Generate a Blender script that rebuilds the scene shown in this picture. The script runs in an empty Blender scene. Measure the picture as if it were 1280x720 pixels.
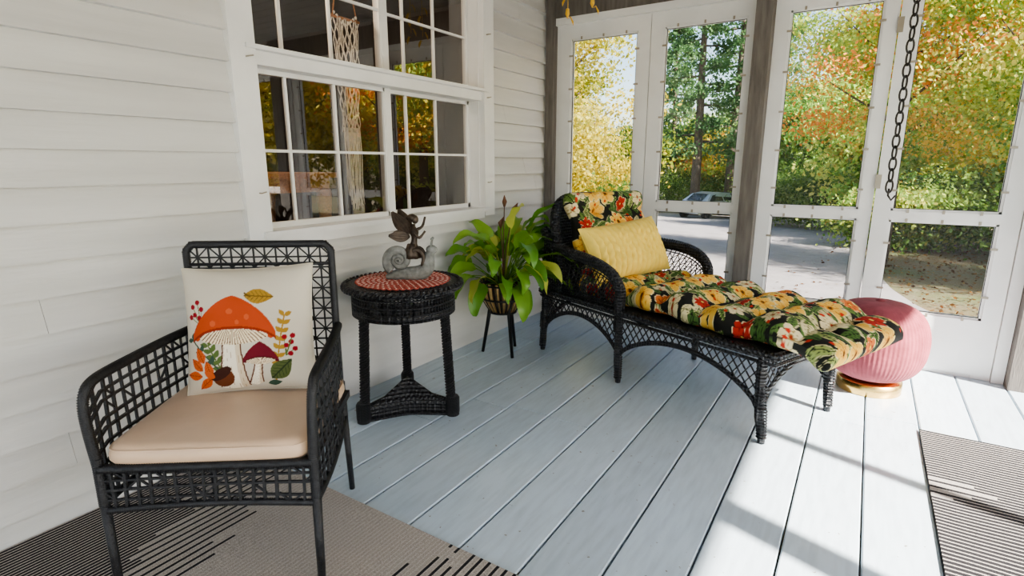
import bpy, math, random
import numpy as np
from mathutils import Vector, Matrix, Euler
random.seed(7); rng=np.random.default_rng(7)
S=bpy.context.scene
COL=S.collection
pi=math.pi

# ---------------------------------------------------------------- materials
def newmat(name):
    m=bpy.data.materials.new(name); m.use_nodes=True
    nt=m.node_tree; b=nt.nodes['Principled BSDF']
    return m,nt,b
def lnk(nt,a,b): nt.links.new(a,b)
def mat(name,col,rough=.6,metal=0,var=.0,vscale=8,bump=0,bscale=60,stretch=(1,1,1),spec=None,sheen=0):
    m,nt,b=newmat(name)
    b.inputs['Base Color'].default_value=(*col,1); b.inputs['Roughness'].default_value=rough
    b.inputs['Metallic'].default_value=metal
    if spec is not None: b.inputs['Specular IOR Level'].default_value=spec
    if sheen: b.inputs['Sheen Weight'].default_value=sheen
    if var or bump:
        tc=nt.nodes.new('ShaderNodeTexCoord'); mp=nt.nodes.new('ShaderNodeMapping')
        mp.inputs['Scale'].default_value=stretch
        lnk(nt,tc.outputs['Object'],mp.inputs['Vector'])
    if var:
        n=nt.nodes.new('ShaderNodeTexNoise'); n.inputs['Scale'].default_value=vscale; n.inputs['Detail'].default_value=5
        lnk(nt,mp.outputs[0],n.inputs['Vector'])
        r=nt.nodes.new('ShaderNodeValToRGB')
        r.color_ramp.elements[0].position=.3; r.color_ramp.elements[1].position=.7
        r.color_ramp.elements[0].color=(*[c*(1-var) for c in col],1)
        r.color_ramp.elements[1].color=(*[min(1,c*(1+var)) for c in col],1)
        lnk(nt,n.outputs['Fac'],r.inputs['Fac']); lnk(nt,r.outputs[0],b.inputs['Base Color'])
    if bump:
        n=nt.nodes.new('ShaderNodeTexNoise'); n.inputs['Scale'].default_value=bscale; n.inputs['Detail'].default_value=3
        lnk(nt,mp.outputs[0],n.inputs['Vector'])
        bp=nt.nodes.new('ShaderNodeBump'); bp.inputs['Strength'].default_value=bump; bp.inputs['Distance'].default_value=.005
        lnk(nt,n.outputs['Fac'],bp.inputs['Height']); lnk(nt,bp.outputs[0],b.inputs['Normal'])
    return m
def vcmat(name,rough=.8,bump=0,bscale=300,translucent=0,spec=.3):
    m,nt,b=newmat(name)
    a=nt.nodes.new('ShaderNodeVertexColor'); a.layer_name='Col'
    lnk(nt,a.outputs['Color'],b.inputs['Base Color'])
    b.inputs['Roughness'].default_value=rough; b.inputs['Specular IOR Level'].default_value=spec
    if bump:
        tc=nt.nodes.new('ShaderNodeTexCoord')
        n=nt.nodes.new('ShaderNodeTexNoise'); n.inputs['Scale'].default_value=bscale
        lnk(nt,tc.outputs['Object'],n.inputs['Vector'])
        bp=nt.nodes.new('ShaderNodeBump'); bp.inputs['Strength'].default_value=bump; bp.inputs['Distance'].default_value=.003
        lnk(nt,n.outputs['Fac'],bp.inputs['Height']); lnk(nt,bp.outputs[0],b.inputs['Normal'])
    if translucent:
        t=nt.nodes.new('ShaderNodeBsdfTranslucent'); lnk(nt,a.outputs['Color'],t.inputs['Color'])
        mx=nt.nodes.new('ShaderNodeMixShader'); mx.inputs[0].default_value=translucent
        out=nt.nodes['Material Output']
        lnk(nt,b.outputs[0],mx.inputs[1]); lnk(nt,t.outputs[0],mx.inputs[2]); lnk(nt,mx.outputs[0],out.inputs['Surface'])
    return m
def wickermat(name,col,scale=90,rough=.38):
    m,nt,b=newmat(name)
    tc=nt.nodes.new('ShaderNodeTexCoord')
    hs=[]
    for d in ('X','Y','Z'):
        w=nt.nodes.new('ShaderNodeTexWave'); w.wave_type='BANDS'; w.bands_direction=d
        w.inputs['Scale'].default_value=scale/6; w.inputs['Distortion'].default_value=.6
        lnk(nt,tc.outputs['Object'],w.inputs['Vector']); hs.append(w)
    m1=nt.nodes.new('ShaderNodeMath'); m1.operation='MULTIPLY'
    m2=nt.nodes.new('ShaderNodeMath'); m2.operation='ADD'
    lnk(nt,hs[0].outputs['Fac'],m1.inputs[0]); lnk(nt,hs[1].outputs['Fac'],m1.inputs[1])
    lnk(nt,m1.outputs[0],m2.inputs[0]); lnk(nt,hs[2].outputs['Fac'],m2.inputs[1])
    r=nt.nodes.new('ShaderNodeValToRGB')
    r.color_ramp.elements[0].color=(*[c*.3 for c in col],1); r.color_ramp.elements[1].color=(*[c*1.6 for c in col],1)
    lnk(nt,m2.outputs[0],r.inputs['Fac']); lnk(nt,r.outputs[0],b.inputs['Base Color'])
    bp=nt.nodes.new('ShaderNodeBump'); bp.inputs['Strength'].default_value=.9; bp.inputs['Distance'].default_value=.006
    lnk(nt,m2.outputs[0],bp.inputs['Height']); lnk(nt,bp.outputs[0],b.inputs['Normal'])
    b.inputs['Roughness'].default_value=rough
    return m

M_siding=mat('siding_paint',(.62,.61,.585),.5,var=.10,vscale=3,bump=.3,bscale=25,stretch=(1,.25,3))
M_white=mat('white_trim_paint',(.77,.765,.745),.42,var=.05,vscale=5,bump=.1,bscale=40)
M_grey=mat('weathered_grey_wood',(.15,.135,.12),.8,var=.25,vscale=10,bump=.5,bscale=40,stretch=(4,4,.5))
M_ceil=mat('ceiling_paint',(.34,.31,.28),.6,var=.08)
M_metal=mat('dull_metal',(.36,.32,.26),.45,.7,var=.1)
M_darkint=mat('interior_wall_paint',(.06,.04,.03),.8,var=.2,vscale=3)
M_wood=mat('warm_wood',(.50,.22,.08),.45,var=.3,vscale=14,stretch=(1,6,6))
M_blk=mat('black_resin_strip',(.017,.017,.019),.42,var=.4,vscale=60,bump=.6,bscale=260)
M_wick=wickermat('black_wicker',(.018,.018,.020),110)
M_wrap=wickermat('black_wrapped_cane',(.018,.018,.020),330,.42)
M_blackmetal=mat('black_metal',(.015,.015,.015),.4,.3,var=.2)
M_gold=mat('brass_gold',(.75,.50,.18),.25,1,var=.1)
M_bowl=mat('dark_brown_glaze',(.03,.02,.015),.35,.2,var=.3,vscale=20)
M_brass=mat('aged_brass',(.60,.42,.19),.35,.8,var=.2,vscale=30)
M_satin=mat('tan_satin',(.63,.445,.30),.34,var=.06,vscale=6,bump=.15,bscale=20,sheen=.1)
M_yel=mat('yellow_fabric',(.90,.67,.14),.8,var=.06,vscale=12,bump=.3,bscale=60,sheen=.1)
M_pink=mat('rose_velvet',(.27,.073,.088),1.0,var=.2,vscale=14,bump=.5,bscale=60,sheen=.06,spec=.1)
M_coral=mat('coral_crochet_yarn',(.42,.09,.065),.85,var=.35,vscale=90,bump=.4,bscale=200)
M_coral2=mat('pale_coral_yarn',(.76,.56,.48),.85,var=.3,vscale=90,bump=.4,bscale=200)
M_stone=mat('grey_stone_resin',(.22,.225,.21),.8,var=.3,vscale=40,bump=.7,bscale=120,spec=.2)
M_bronze=mat('dark_bronze',(.07,.052,.038),.45,.5,var=.45,vscale=40)
M_soil=mat('potting_soil',(.03,.02,.012),.95,var=.4,vscale=60,bump=.8,bscale=100)
M_cord=mat('cream_cotton_cord',(.92,.89,.82),.9,var=.08,vscale=50,bump=.4,bscale=200)
M_leafv=vcmat('houseplant_leaf',.34,translucent=.3,spec=.5)
M_fol=vcmat('autumn_leaf',.85,translucent=.6,spec=.05)
M_fab=vcmat('printed_fabric',.85,.35,500)
M_bark=mat('tree_bark',(.10,.075,.055),.9,var=.4,vscale=8,bump=1,bscale=20,stretch=(3,3,.4))
M_asph=mat('asphalt',(.215,.20,.20),.9,var=.15,vscale=2,bump=.3,bscale=30)
M_tag=mat('white_tag_cloth',(.8,.8,.78),.8,var=.03)

def floormat():
    m,nt,b=newmat('painted_floorboards')
    a=nt.nodes.new('ShaderNodeVertexColor'); a.layer_name='Col'
    tc=nt.nodes.new('ShaderNodeTexCoord'); mp=nt.nodes.new('ShaderNodeMapping'); mp.inputs['Scale'].default_value=(9,1.2,1)
    lnk(nt,tc.outputs['Object'],mp.inputs[0])
    n=nt.nodes.new('ShaderNodeTexNoise'); n.inputs['Scale'].default_value=5; n.inputs['Detail'].default_value=8
    lnk(nt,mp.outputs[0],n.inputs['Vector'])
    r=nt.nodes.new('ShaderNodeValToRGB'); r.color_ramp.elements[0].position=.25; r.color_ramp.elements[0].color=(.84,.84,.84,1)
    r.color_ramp.elements[1].position=.6; r.color_ramp.elements[1].color=(1,1,1,1)
    lnk(nt,n.outputs['Fac'],r.inputs[0])
    mx=nt.nodes.new('ShaderNodeMixRGB'); mx.blend_type='MULTIPLY'; mx.inputs[0].default_value=1
    lnk(nt,a.outputs[0],mx.inputs[1]); lnk(nt,r.outputs[0],mx.inputs[2])
    n2=nt.nodes.new('ShaderNodeTexNoise'); n2.inputs['Scale'].default_value=38; n2.inputs['Detail'].default_value=6
    lnk(nt,tc.outputs['Object'],n2.inputs['Vector'])
    r2=nt.nodes.new('ShaderNodeValToRGB'); r2.color_ramp.elements[0].position=.69; r2.color_ramp.elements[0].color=(0,0,0,1)
    r2.color_ramp.elements[1].position=.72; r2.color_ramp.elements[1].color=(1,1,1,1)
    lnk(nt,n2.outputs['Fac'],r2.inputs[0])
    mx2=nt.nodes.new('ShaderNodeMixRGB'); mx2.inputs[2].default_value=(.25,.24,.22,1)
    lnk(nt,r2.outputs[0],mx2.inputs[0]); lnk(nt,mx.outputs[0],mx2.inputs[1])
    lnk(nt,mx2.outputs[0],b.inputs['Base Color'])
    b.inputs['Roughness'].default_value=.30
    bp=nt.nodes.new('ShaderNodeBump'); bp.inputs['Strength'].default_value=.25; bp.inputs['Distance'].default_value=.004
    lnk(nt,n.outputs['Fac'],bp.inputs['Height']); lnk(nt,bp.outputs[0],b.inputs['Normal'])
    return m
M_floor=floormat()
def glassmat():
    m,nt,b=newmat('window_glass')
    nt.nodes.remove(b)
    g=nt.nodes.new('ShaderNodeBsdfGlossy'); g.inputs['Roughness'].default_value=.01; g.inputs['Color'].default_value=(.95,.95,.95,1)
    t=nt.nodes.new('ShaderNodeBsdfTransparent'); t.inputs['Color'].default_value=(.78,.78,.76,1)
    f=nt.nodes.new('ShaderNodeFresnel'); f.inputs['IOR'].default_value=2.5
    mx=nt.nodes.new('ShaderNodeMixShader')
    lnk(nt,f.outputs[0],mx.inputs[0]); lnk(nt,t.outputs[0],mx.inputs[1]); lnk(nt,g.outputs[0],mx.inputs[2])
    lnk(nt,mx.outputs[0],nt.nodes['Material Output'].inputs['Surface'])
    return m
M_glass=glassmat()
def screenmat():
    m,nt,b=newmat('insect_screen')
    b.inputs['Base Color'].default_value=(.30,.30,.29,1); b.inputs['Roughness'].default_value=.8
    t=nt.nodes.new('ShaderNodeBsdfTransparent')
    mx=nt.nodes.new('ShaderNodeMixShader'); mx.inputs[0].default_value=.13
    lnk(nt,t.outputs[0],mx.inputs[1]); lnk(nt,b.outputs[0],mx.inputs[2])
    lnk(nt,mx.outputs[0],nt.nodes['Material Output'].inputs['Surface'])
    return m
M_screen=screenmat()
def groundmat():
    m,nt,b=newmat('leafy_lawn')
    tc=nt.nodes.new('ShaderNodeTexCoord')
    n=nt.nodes.new('ShaderNodeTexNoise'); n.inputs['Scale'].default_value=.7; n.inputs['Detail'].default_value=8
    lnk(nt,tc.outputs['Object'],n.inputs['Vector'])
    r=nt.nodes.new('ShaderNodeValToRGB'); e=r.color_ramp.elements
    e[0].position=.35; e[0].color=(.06,.08,.02,1); e[1].position=.6; e[1].color=(.12,.085,.042,1)
    e.new(.48).color=(.09,.08,.035,1)
    lnk(nt,n.outputs['Fac'],r.inputs[0]); lnk(nt,r.outputs[0],b.inputs['Base Color']); b.inputs['Roughness'].default_value=.95
    return m
M_ground=groundmat()
def rugmat(name,axis,p,cx,cy,px,py,t0,t1,duty,light,darkc):
    m,nt,b=newmat(name)
    tc=nt.nodes.new('ShaderNodeTexCoord'); sep=nt.nodes.new('ShaderNodeSeparateXYZ'); lnk(nt,tc.outputs['Object'],sep.inputs[0])
    def Mt(op,a,b2=None,c=None):
        n=nt.nodes.new('ShaderNodeMath'); n.operation=op
        for i,v in enumerate((a,b2,c)):
            if v is None: continue
            if isinstance(v,(int,float)): n.inputs[i].default_value=v
            else: lnk(nt,v,n.inputs[i])
        return n.outputs[0]
    X,Y=sep.outputs[0],sep.outputs[1]; T=X if axis=='x' else Y
    def tri(v,c,pp): return Mt('MULTIPLY',Mt('ABSOLUTE',Mt('SUBTRACT',Mt('FRACT',Mt('ADD',Mt('DIVIDE',Mt('SUBTRACT',v,c),pp),50.5)),.5)),2.0)
    ts=Mt('ADD',Mt('DIVIDE',T,p),200.0)
    idx=Mt('FLOOR',ts); fr=Mt('FRACT',ts)
    q=Mt('MULTIPLY',Mt('SUBTRACT',idx,199.5),p)
    Xq=q if axis=='x' else X; Yq=q if axis=='y' else Y
    d=Mt('ADD',tri(Xq,cx,px),tri(Yq,cy,py))
    rnd=nt.nodes.new('ShaderNodeTexWhiteNoise'); rnd.noise_dimensions='1D'; lnk(nt,idx,rnd.inputs['W'])
    alt=Mt('MODULO',idx,2.0)
    thr=Mt('ADD',Mt('ADD',t0,Mt('MULTIPLY',alt,t1-t0)),Mt('MULTIPLY',Mt('SUBTRACT',rnd.outputs['Value'],.5),.16))
    dark=Mt('GREATER_THAN',d,thr)
    line=Mt('GREATER_THAN',fr,1-duty)
    dk=Mt('MULTIPLY',dark,line)
    rib=Mt('SUBTRACT',1.0,Mt('MULTIPLY',line,.16))
    lc=nt.nodes.new('ShaderNodeMixRGB'); lc.blend_type='MULTIPLY'; lc.inputs[0].default_value=1; lc.inputs[1].default_value=(*light,1)
    lnk(nt,rib,lc.inputs[2])
    mx=nt.nodes.new('ShaderNodeMixRGB'); mx.inputs[2].default_value=(*darkc,1)
    lnk(nt,lc.outputs[0],mx.inputs[1]); lnk(nt,dk,mx.inputs[0])
    n=nt.nodes.new('ShaderNodeTexNoise'); n.inputs['Scale'].default_value=260; lnk(nt,tc.outputs['Object'],n.inputs['Vector'])
    r=nt.nodes.new('ShaderNodeValToRGB'); r.color_ramp.elements[0].position=.3;r.color_ramp.elements[0].color=(.6,.6,.6,1);r.color_ramp.elements[1].position=.65
    lnk(nt,n.outputs['Fac'],r.inputs[0])
    m3=nt.nodes.new('ShaderNodeMixRGB'); m3.blend_type='MULTIPLY'; m3.inputs[0].default_value=1
    lnk(nt,mx.outputs[0],m3.inputs[1]); lnk(nt,r.outputs[0],m3.inputs[2]); lnk(nt,m3.outputs[0],b.inputs['Base Color'])
    b.inputs['Roughness'].default_value=.95
    bp=nt.nodes.new('ShaderNodeBump'); bp.inputs['Strength'].default_value=.8; bp.inputs['Distance'].default_value=.004
    lnk(nt,n.outputs['Fac'],bp.inputs['Height']); lnk(nt,bp.outputs[0],b.inputs['Normal'])
    return m

# ---------------------------------------------------------------- mesh builder
class MB:
    def __init__(s): s.v=[];s.f=[];s.m=[];s.s=[];s.c=[]
    def add(s,vs,fs,mi=0,sm=True,col=None):
        o=len(s.v); s.v.extend([tuple(p) for p in vs])
        for f in fs: s.f.append(tuple(i+o for i in f)); s.m.append(mi); s.s.append(sm)
        if col is not None: s.c.extend([col]*len(vs))
        else: s.c.extend([(.5,.5,.5)]*len(vs))
    def box(s,a,b,mi=0,M=None,col=None):
        x0,y0,z0=a;x1,y1,z1=b
        vs=[(x0,y0,z0),(x1,y0,z0),(x1,y1,z0),(x0,y1,z0),(x0,y0,z1),(x1,y0,z1),(x1,y1,z1),(x0,y1,z1)]
        if M: vs=[M@Vector(p) for p in vs]
        s.add(vs,[(3,2,1,0),(4,5,6,7),(0,1,5,4),(1,2,6,5),(2,3,7,6),(3,0,4,7)],mi,False,col)
    def tube(s,pts,r,n=6,mi=0,closed=False,col=None,flat=1.0,ref=None):
        pts=[Vector(p) for p in pts]; k=len(pts)
        rs=r if isinstance(r,(list,tuple)) else [r]*k
        vs=[];prev=None
        for i,p in enumerate(pts):
            if closed: t=pts[(i+1)%k]-pts[i-1]
            else: t=pts[min(i+1,k-1)]-pts[max(i-1,0)]
            if t.length<1e-9: t=Vector((0,0,1))
            t.normalize()
            if prev is None:
                up=Vector(ref) if ref else (Vector((0,0,1)) if abs(t.z)<.9 else Vector((1,0,0)))
                a=(up-t*up.dot(t)).normalized()
            else:
                a=prev-t*prev.dot(t)
                a=a.normalized() if a.length>1e-6 else t.orthogonal().normalized()
            prev=a; b=t.cross(a)
            for j in range(n):
                an=2*pi*(j+.5)/n
                vs.append(p+a*(rs[i]*flat*math.cos(an))+b*(rs[i]*math.sin(an)))
        fs=[]
        for i in range(k if closed else k-1):
            i2=(i+1)%k
            for j in range(n):
                j2=(j+1)%n; fs.append((i*n+j,i*n+j2,i2*n+j2,i2*n+j))
        if not closed:
            fs.append(tuple(reversed(range(n)))); fs.append(tuple((k-1)*n+j for j in range(n)))
        s.add(vs,fs,mi,n>4,col)
    def lathe(s,prof,n=32,c=(0,0,0),mi=0,M=None,rib=0,ribn=20,cap=True,col=None):
        vs=[]
        for r,z in prof:
            for j in range(n):
                a=2*pi*j/n; rr=r*(1+rib*math.cos(ribn*a))
                vs.append(Vector((c[0]+rr*math.cos(a),c[1]+rr*math.sin(a),c[2]+z)))
        if M: vs=[M@v for v in vs]
        fs=[]
        for i in range(len(prof)-1):
            for j in range(n):
                j2=(j+1)%n; fs.append((i*n+j,i*n+j2,(i+1)*n+j2,(i+1)*n+j))
        if cap:
            fs.append(tuple(reversed(range(n)))); k=len(prof)-1; fs.append(tuple(k*n+j for j in range(n)))
        s.add(vs,fs,mi,True,col)
    def ell(s,c,r,n=16,mi=0,M=None,col=None):
        vs=[];fs=[];h=n//2
        for i in range(h+1):
            ph=-pi/2+pi*i/h
            for j in range(n):
                a=2*pi*j/n
                v=Vector((r[0]*math.cos(ph)*math.cos(a),r[1]*math.cos(ph)*math.sin(a),r[2]*math.sin(ph)))
                if M: v=M@v
                vs.append(v+Vector(c))
        for i in range(h):
            for j in range(n):
                j2=(j+1)%n; fs.append((i*n+j,i*n+j2,(i+1)*n+j2,(i+1)*n+j))
        s.add(vs,fs,mi,True,col)
    def grid(s,P,nu,nv,mi=0,sm=True,colf=None,flip=False):
        o=len(s.v)
        for i in range(nu+1):
            for j in range(nv+1):
                u=i/nu;w=j/nv
                s.v.append(tuple(P(u,w))); s.c.append(colf(u,w) if colf else (.5,.5,.5))
        for i in range(nu):
            for j in range(nv):
                a=o+i*(nv+1)+j;q=(a,a+nv+1,a+nv+2,a+1)
                s.f.append(q[::-1] if flip else q); s.m.append(mi); s.s.append(sm)
    def lattice(s,P,us,vs_,r,mi=0,k=6,flat=1):
        for u in us: s.tube([P(u,j/k) for j in range(k+1)],r,4,mi,flat=flat)
        for w in vs_: s.tube([P(j/k,w) for j in range(k+1)],r,4,mi,flat=flat)
    def mesh(s,name,mats,vc=False):
        me=bpy.data.meshes.new(name); me.from_pydata(s.v,[],s.f)
        for m in mats: me.materials.append(m)
        me.polygons.foreach_set('material_index',s.m); me.polygons.foreach_set('use_smooth',s.s)
        if vc:
            ca=me.color_attributes.new('Col','FLOAT_COLOR','POINT')
            arr=np.ones((len(s.v),4),dtype=np.float32); arr[:,:3]=np.array(s.c,dtype=np.float32)
            ca.data.foreach_set('color',arr.ravel())
        me.update(); return me
def lin(*c): return tuple(((x+.055)/1.055)**2.4 if x>.04045 else x/12.92 for x in c)
def obj(name,me,parent=None,loc=(0,0,0),rot=(0,0,0),label=None,cat=None,**kw):
    o=bpy.data.objects.new(name,me); COL.objects.link(o)
    o.location=loc; o.rotation_euler=rot
    if parent: o.parent=parent
    if label: o['label']=label
    if cat: o['category']=cat
    for k,v in kw.items(): o[k]=v
    return o
def thing(name,label,cat,loc=(0,0,0),rz=0,**kw):
    return obj(name,None,None,loc,(0,0,rz),label,cat,**kw)
def part(par,name,mb,mats,vc=False,**kw):
    return obj(name,mb.mesh(name,mats,vc),par,**kw)
def struct(name,mb,mats,label,cat,vc=False):
    return obj(name,mb.mesh(name,mats,vc),None,label=label,cat=cat,kind='structure')

# ---------------------------------------------------------------- shell
YE=3.92; XR=4.4; YB=-2.4; ZC=2.45
mb=MB(); sub=(.01,.01,.01)
x=.146-.217
while x<XR:
    x0=max(x,0.0); x1=min(x+.217,XR)
    if x1-x0>.02:
        cuts=[YB]; y=YB+random.uniform(.8,2.8)
        while y<YE-.4: cuts.append(y); y+=random.uniform(1.8,3.6)
        cuts.append(YE)
        for a,b in zip(cuts[:-1],cuts[1:]):
            k=random.uniform(.95,1.03); c=lin(.775*k,.83*k,.87*k)
            e=.004; g=.0034
            dz=random.uniform(-.0015,0)
            vs=[(x0+g,a+.001,-.03),(x1-g,a+.001,-.03),(x1-g,b-.001,-.03),(x0+g,b-.001,-.03),
                (x0+g,a+.001,-e+dz),(x1-g,a+.001,-e+dz),(x1-g,b-.001,-e+dz),(x0+g,b-.001,-e+dz),
                (x0+g+e,a+.001+e*.4,dz),(x1-g-e,a+.001+e*.4,dz),(x1-g-e,b-.001-e*.4,dz),(x0+g+e,b-.001-e*.4,dz)]
            fs=[(0,1,5,4),(1,2,6,5),(2,3,7,6),(3,0,4,7),(4,5,9,8),(5,6,10,9),(6,7,11,10),(7,4,8,11),(8,9,10,11)]
            mb.add(vs,fs,0,False,c)
    x+=.217
mb.box((0,YB,-.2),(XR,YE,-.03),0,col=sub)
struct('floor',mb,[M_floor],'pale blue-grey painted wooden plank porch floor','floor',True)
mb=MB(); mb.box((-.1,YB,ZC),(XR+.3,YE+.35,ZC+.1))
for i in range(48): mb.box((.0,YB+i*.13,ZC-.006),(XR,YB+i*.13+.122,ZC))
struct('ceiling',mb,[M_ceil],'painted board porch ceiling','ceiling')
# left wall siding
WY0,WY1,WZ0,WZ1=1.40,3.08,.89,2.40
mb=MB()
mb.box((-.14,YB,0),(0,WY0,ZC)); mb.box((-.14,WY1,0),(0,YE+.1,ZC)); mb.box((-.14,WY0,0),(0,WY1,WZ0)); mb.box((-.14,WY0,WZ1),(0,WY1,ZC))
def course(y0,y1,z0,z1,zb,zt):
    f=lambda z: .032-(z-zb)/(zt-zb)*.030
    xb,xt=f(z0),f(z1)
    mb.add([(xb,y0,z0),(xb,y1,z0),(xt,y1,z1),(xt,y0,z1),(0,y0,z0),(0,y1,z0),(0,y0,z1),(0,y1,z1)],
           [(0,1,2,3),(4,5,1,0),(4,0,3,6),(1,5,7,2)],0,False)
def split_course(y0,y1,z0,z1,zb,zt,joints):
    ys=[y0]+[j for j in joints if y0+.05<j<y1-.05]+[y1]
    for a,b in zip(ys[:-1],ys[1:]): course(a+.0006,b-.0006,z0,z1,zb,zt)
z=-.03; CH=.116
while z<ZC:
    zb,zt=z,z+CH; z0=max(zb,0.0); z1=min(zt,ZC)
    joints=sorted([random.uniform(YB,YE) for _ in range(2)])
    if zt<=WZ0: split_course(YB,YE,z0,z1,zb,zt,joints)
    elif zb<WZ0<zt:
        split_course(YB,YE,z0,WZ0-.01,zb,zt,joints)
        split_course(YB,1.345,WZ0-.01,z1,zb,zt,joints); split_course(3.13,YE,WZ0-.01,z1,zb,zt,joints)
    else:
        split_course(YB,1.345,z0,z1,zb,zt,joints); split_course(3.13,YE,z0,z1,zb,zt,joints)
    z+=CH
struct('wall_left',mb,[M_siding],'white painted horizontal clapboard siding of the house','wall')
# window in house wall
mb=MB()
B=mb.box
B((0,1.335,.86),(.044,1.445,ZC)); B((0,3.04,.86),(.044,3.15,ZC))
B((0,1.445,.845),(.040,3.04,.90)); B((-.10,1.40,.89),(.06,3.08,.915))
B((-.12,1.40,.9),(.0,1.445,2.4)); B((-.12,3.035,.9),(0,3.08,2.4))
B((-.12,1.40,2.35),(.03,3.08,2.45))
B((-.11,1.44,1.60),(.02,3.04,1.665)); B((.0,1.40,1.655),(.055,3.08,1.672))
B((-.115,2.256,.915),(-.058,2.300,2.36))
for za,zb_ in ((.915,1.60),(1.665,2.36)):
    for (ya,yb,mun,xf) in ((1.445,2.265,(1.65,1.925),-.06),(2.29,3.035,(2.45,2.71),-.08)):
        st=.020
        B((xf-.03,ya,za),(xf,ya+st,zb_)); B((xf-.03,yb-st,za),(xf,yb,zb_))
        B((xf-.03,ya,za),(xf,yb,za+.025)); B((xf-.03,ya,zb_-.02),(xf,yb,zb_))
        for y in mun: B((xf-.022,y-.0065,za),(xf-.006,y+.0065,zb_))
        zm=(za+zb_)/2 if za<1 else 1.985
        B((xf-.021,ya,zm-.0065),(xf-.007,yb,zm+.0065))
        mb.add([(xf-.014,ya,za),(xf-.014,yb,za),(xf-.014,yb,zb_),(xf-.014,ya,zb_)],[(0,1,2,3)],1,False)
for z in (1.08,1.62,2.0):
    for y in (1.40,3.07): mb.tube([(.038,y,z),(.062,y,z),(.064,y+.02,z+.005)],.003,6,2)
struct('window_1',mb,[M_white,M_glass,M_metal],'white framed multi-pane sliding window reflecting autumn trees','window')
mb=MB()
B=mb.box
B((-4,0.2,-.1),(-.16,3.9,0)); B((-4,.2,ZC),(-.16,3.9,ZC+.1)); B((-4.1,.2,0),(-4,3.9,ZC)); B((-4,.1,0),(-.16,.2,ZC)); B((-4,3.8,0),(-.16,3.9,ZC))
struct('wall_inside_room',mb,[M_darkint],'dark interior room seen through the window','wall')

# end wall ---------------------------------------------------------
def screen_unit(name,x0,x1,s0,s1,label,cat,door=False):
    mb=MB(); ya,yb=YE,YE+.045
    if door: ya-=.01
    zt=2.2
    mb.box((x0,ya,0),(s0,yb,zt)); mb.box((s1,ya,0),(x1,yb,zt))
    for a,b in ((0.02,.34),(.88,.935),(2.1,zt)): mb.box((s0,ya,a),(s1,yb,b))
    for a,b in ((.34,.88),(.935,2.1)):
        e=.012
        mb.box((s0,ya+.01,a),(s0+e,yb-.004,b)); mb.box((s1-e,ya+.01,a),(s1,yb-.004,b))
        mb.box((s0,ya+.01,a),(s1,yb-.004,a+e)); mb.box((s0,ya+.01,b-e),(s1,yb-.004,b))
        for (p,q) in (((s0+e,ya+.012,a+e),(s0+e+.003,ya+.02,b-e)),((s1-e-.003,ya+.012,a+e),(s1-e,ya+.02,b-e)),((s0+e,ya+.012,a+e),(s1-e,ya+.02,a+e+.003)),((s0+e,ya+.012,b-e-.003),(s1-e,ya+.02,b-e))): mb.box(p,q,3)
        mb.add([(s0,ya+.028,a),(s1,ya+.028,a),(s1,ya+.028,b),(s0,ya+.028,b)],[(0,1,2,3)],1,False)
        n=max(2,int((b-a)/.2))
        for i in range(n):
            z=a+(i+.5)*(b-a)/n
            for xx,sg in ((s0,1),(s1,-1)):
                mb.box((min(xx-.012*sg,xx+.02*sg),ya-.006,z-.006),(max(xx-.012*sg,xx+.02*sg),ya,z+.006),2)
        for i in range(3):
            xx=s0+(i+.5)*(s1-s0)/3
            for zz in (a-.01,b-.008): mb.box((xx-.006,ya-.006,zz),(xx+.006,ya,zz+.02),2)
    if door:
        for z in (.3,1.1,1.95): mb.box((x0-.01,ya-.006,z-.04),(x0+.02,ya,z+.04),2)
    return struct(name,mb,[M_white,M_screen,M_metal,M_blackmetal],label,cat)
screen_unit('window_2',.10,.82,.215,.732,'tall white framed insect screen panel beside the house corner','window screen')
screen_unit('window_3',.825,1.50,.918,1.447,'tall white framed insect screen panel beside grey post','window screen')
screen_unit('window_4',1.60,2.232,1.683,2.162,'tall white framed insect screen panel with metal clips','window screen')
screen_unit('door_1',2.238,2.905,2.324,2.82,'white wooden screen door with two screened panels','door',True)
screen_unit('window_5',3.14,4.38,3.22,4.28,'wide white framed insect screen panel past the door','window screen')
def trim(name,a,b,m,label,cat='trim'):
    mb=MB(); mb.box(a,b); struct(name,mb,[m],label,cat)
trim('trim_1',(.034,YE-.06,0),(.10,YE+.03,ZC),M_grey,'weathered grey corner post beside the siding','post')
trim('trim_2',(1.502,YE-.10,0),(1.598,YE+.03,ZC),M_grey,'weathered grey wooden porch post between screens','post')
trim('trim_3',(2.965,YE-.12,0),(3.12,YE+.06,ZC),M_grey,'weathered grey wooden porch post beside the door','post')
trim('trim_4',(.10,YE-.02,2.25),(XR,YE+.06,ZC),M_grey,'grey wooden header beam above the screens','beam')
trim('trim_5',(.10,YE-.03,2.2),(2.96,YE+.05,2.25),M_white,'white trim strip above the screens','trim')
trim('trim_6',(2.908,YE-.03,0),(2.962,YE+.05,2.2),M_white,'white door jamb beside grey post','door jamb')
trim('trim_7',(0.0,YE+.0,-.02),(XR,YE+.12,.018),M_white,'white painted threshold below the screens','threshold')
mb=MB()
for a,b in ((YB,-2.2),(-1.2,-.9),(-.1,.05),(1.02,1.16),(1.80,1.86),(3.66,YE)): mb.box((XR,a,0),(XR+.05,b,2.2))
mb.box((XR,YB,.88),(XR+.05,YE,.935)); mb.box((XR,YB,0),(XR+.05,YE,.3)); mb.box((XR-.02,YB,2.18),(XR+.1,YE+.06,ZC))
struct('wall_right',mb,[M_white],'white framed screened side of the porch','wall')

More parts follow.
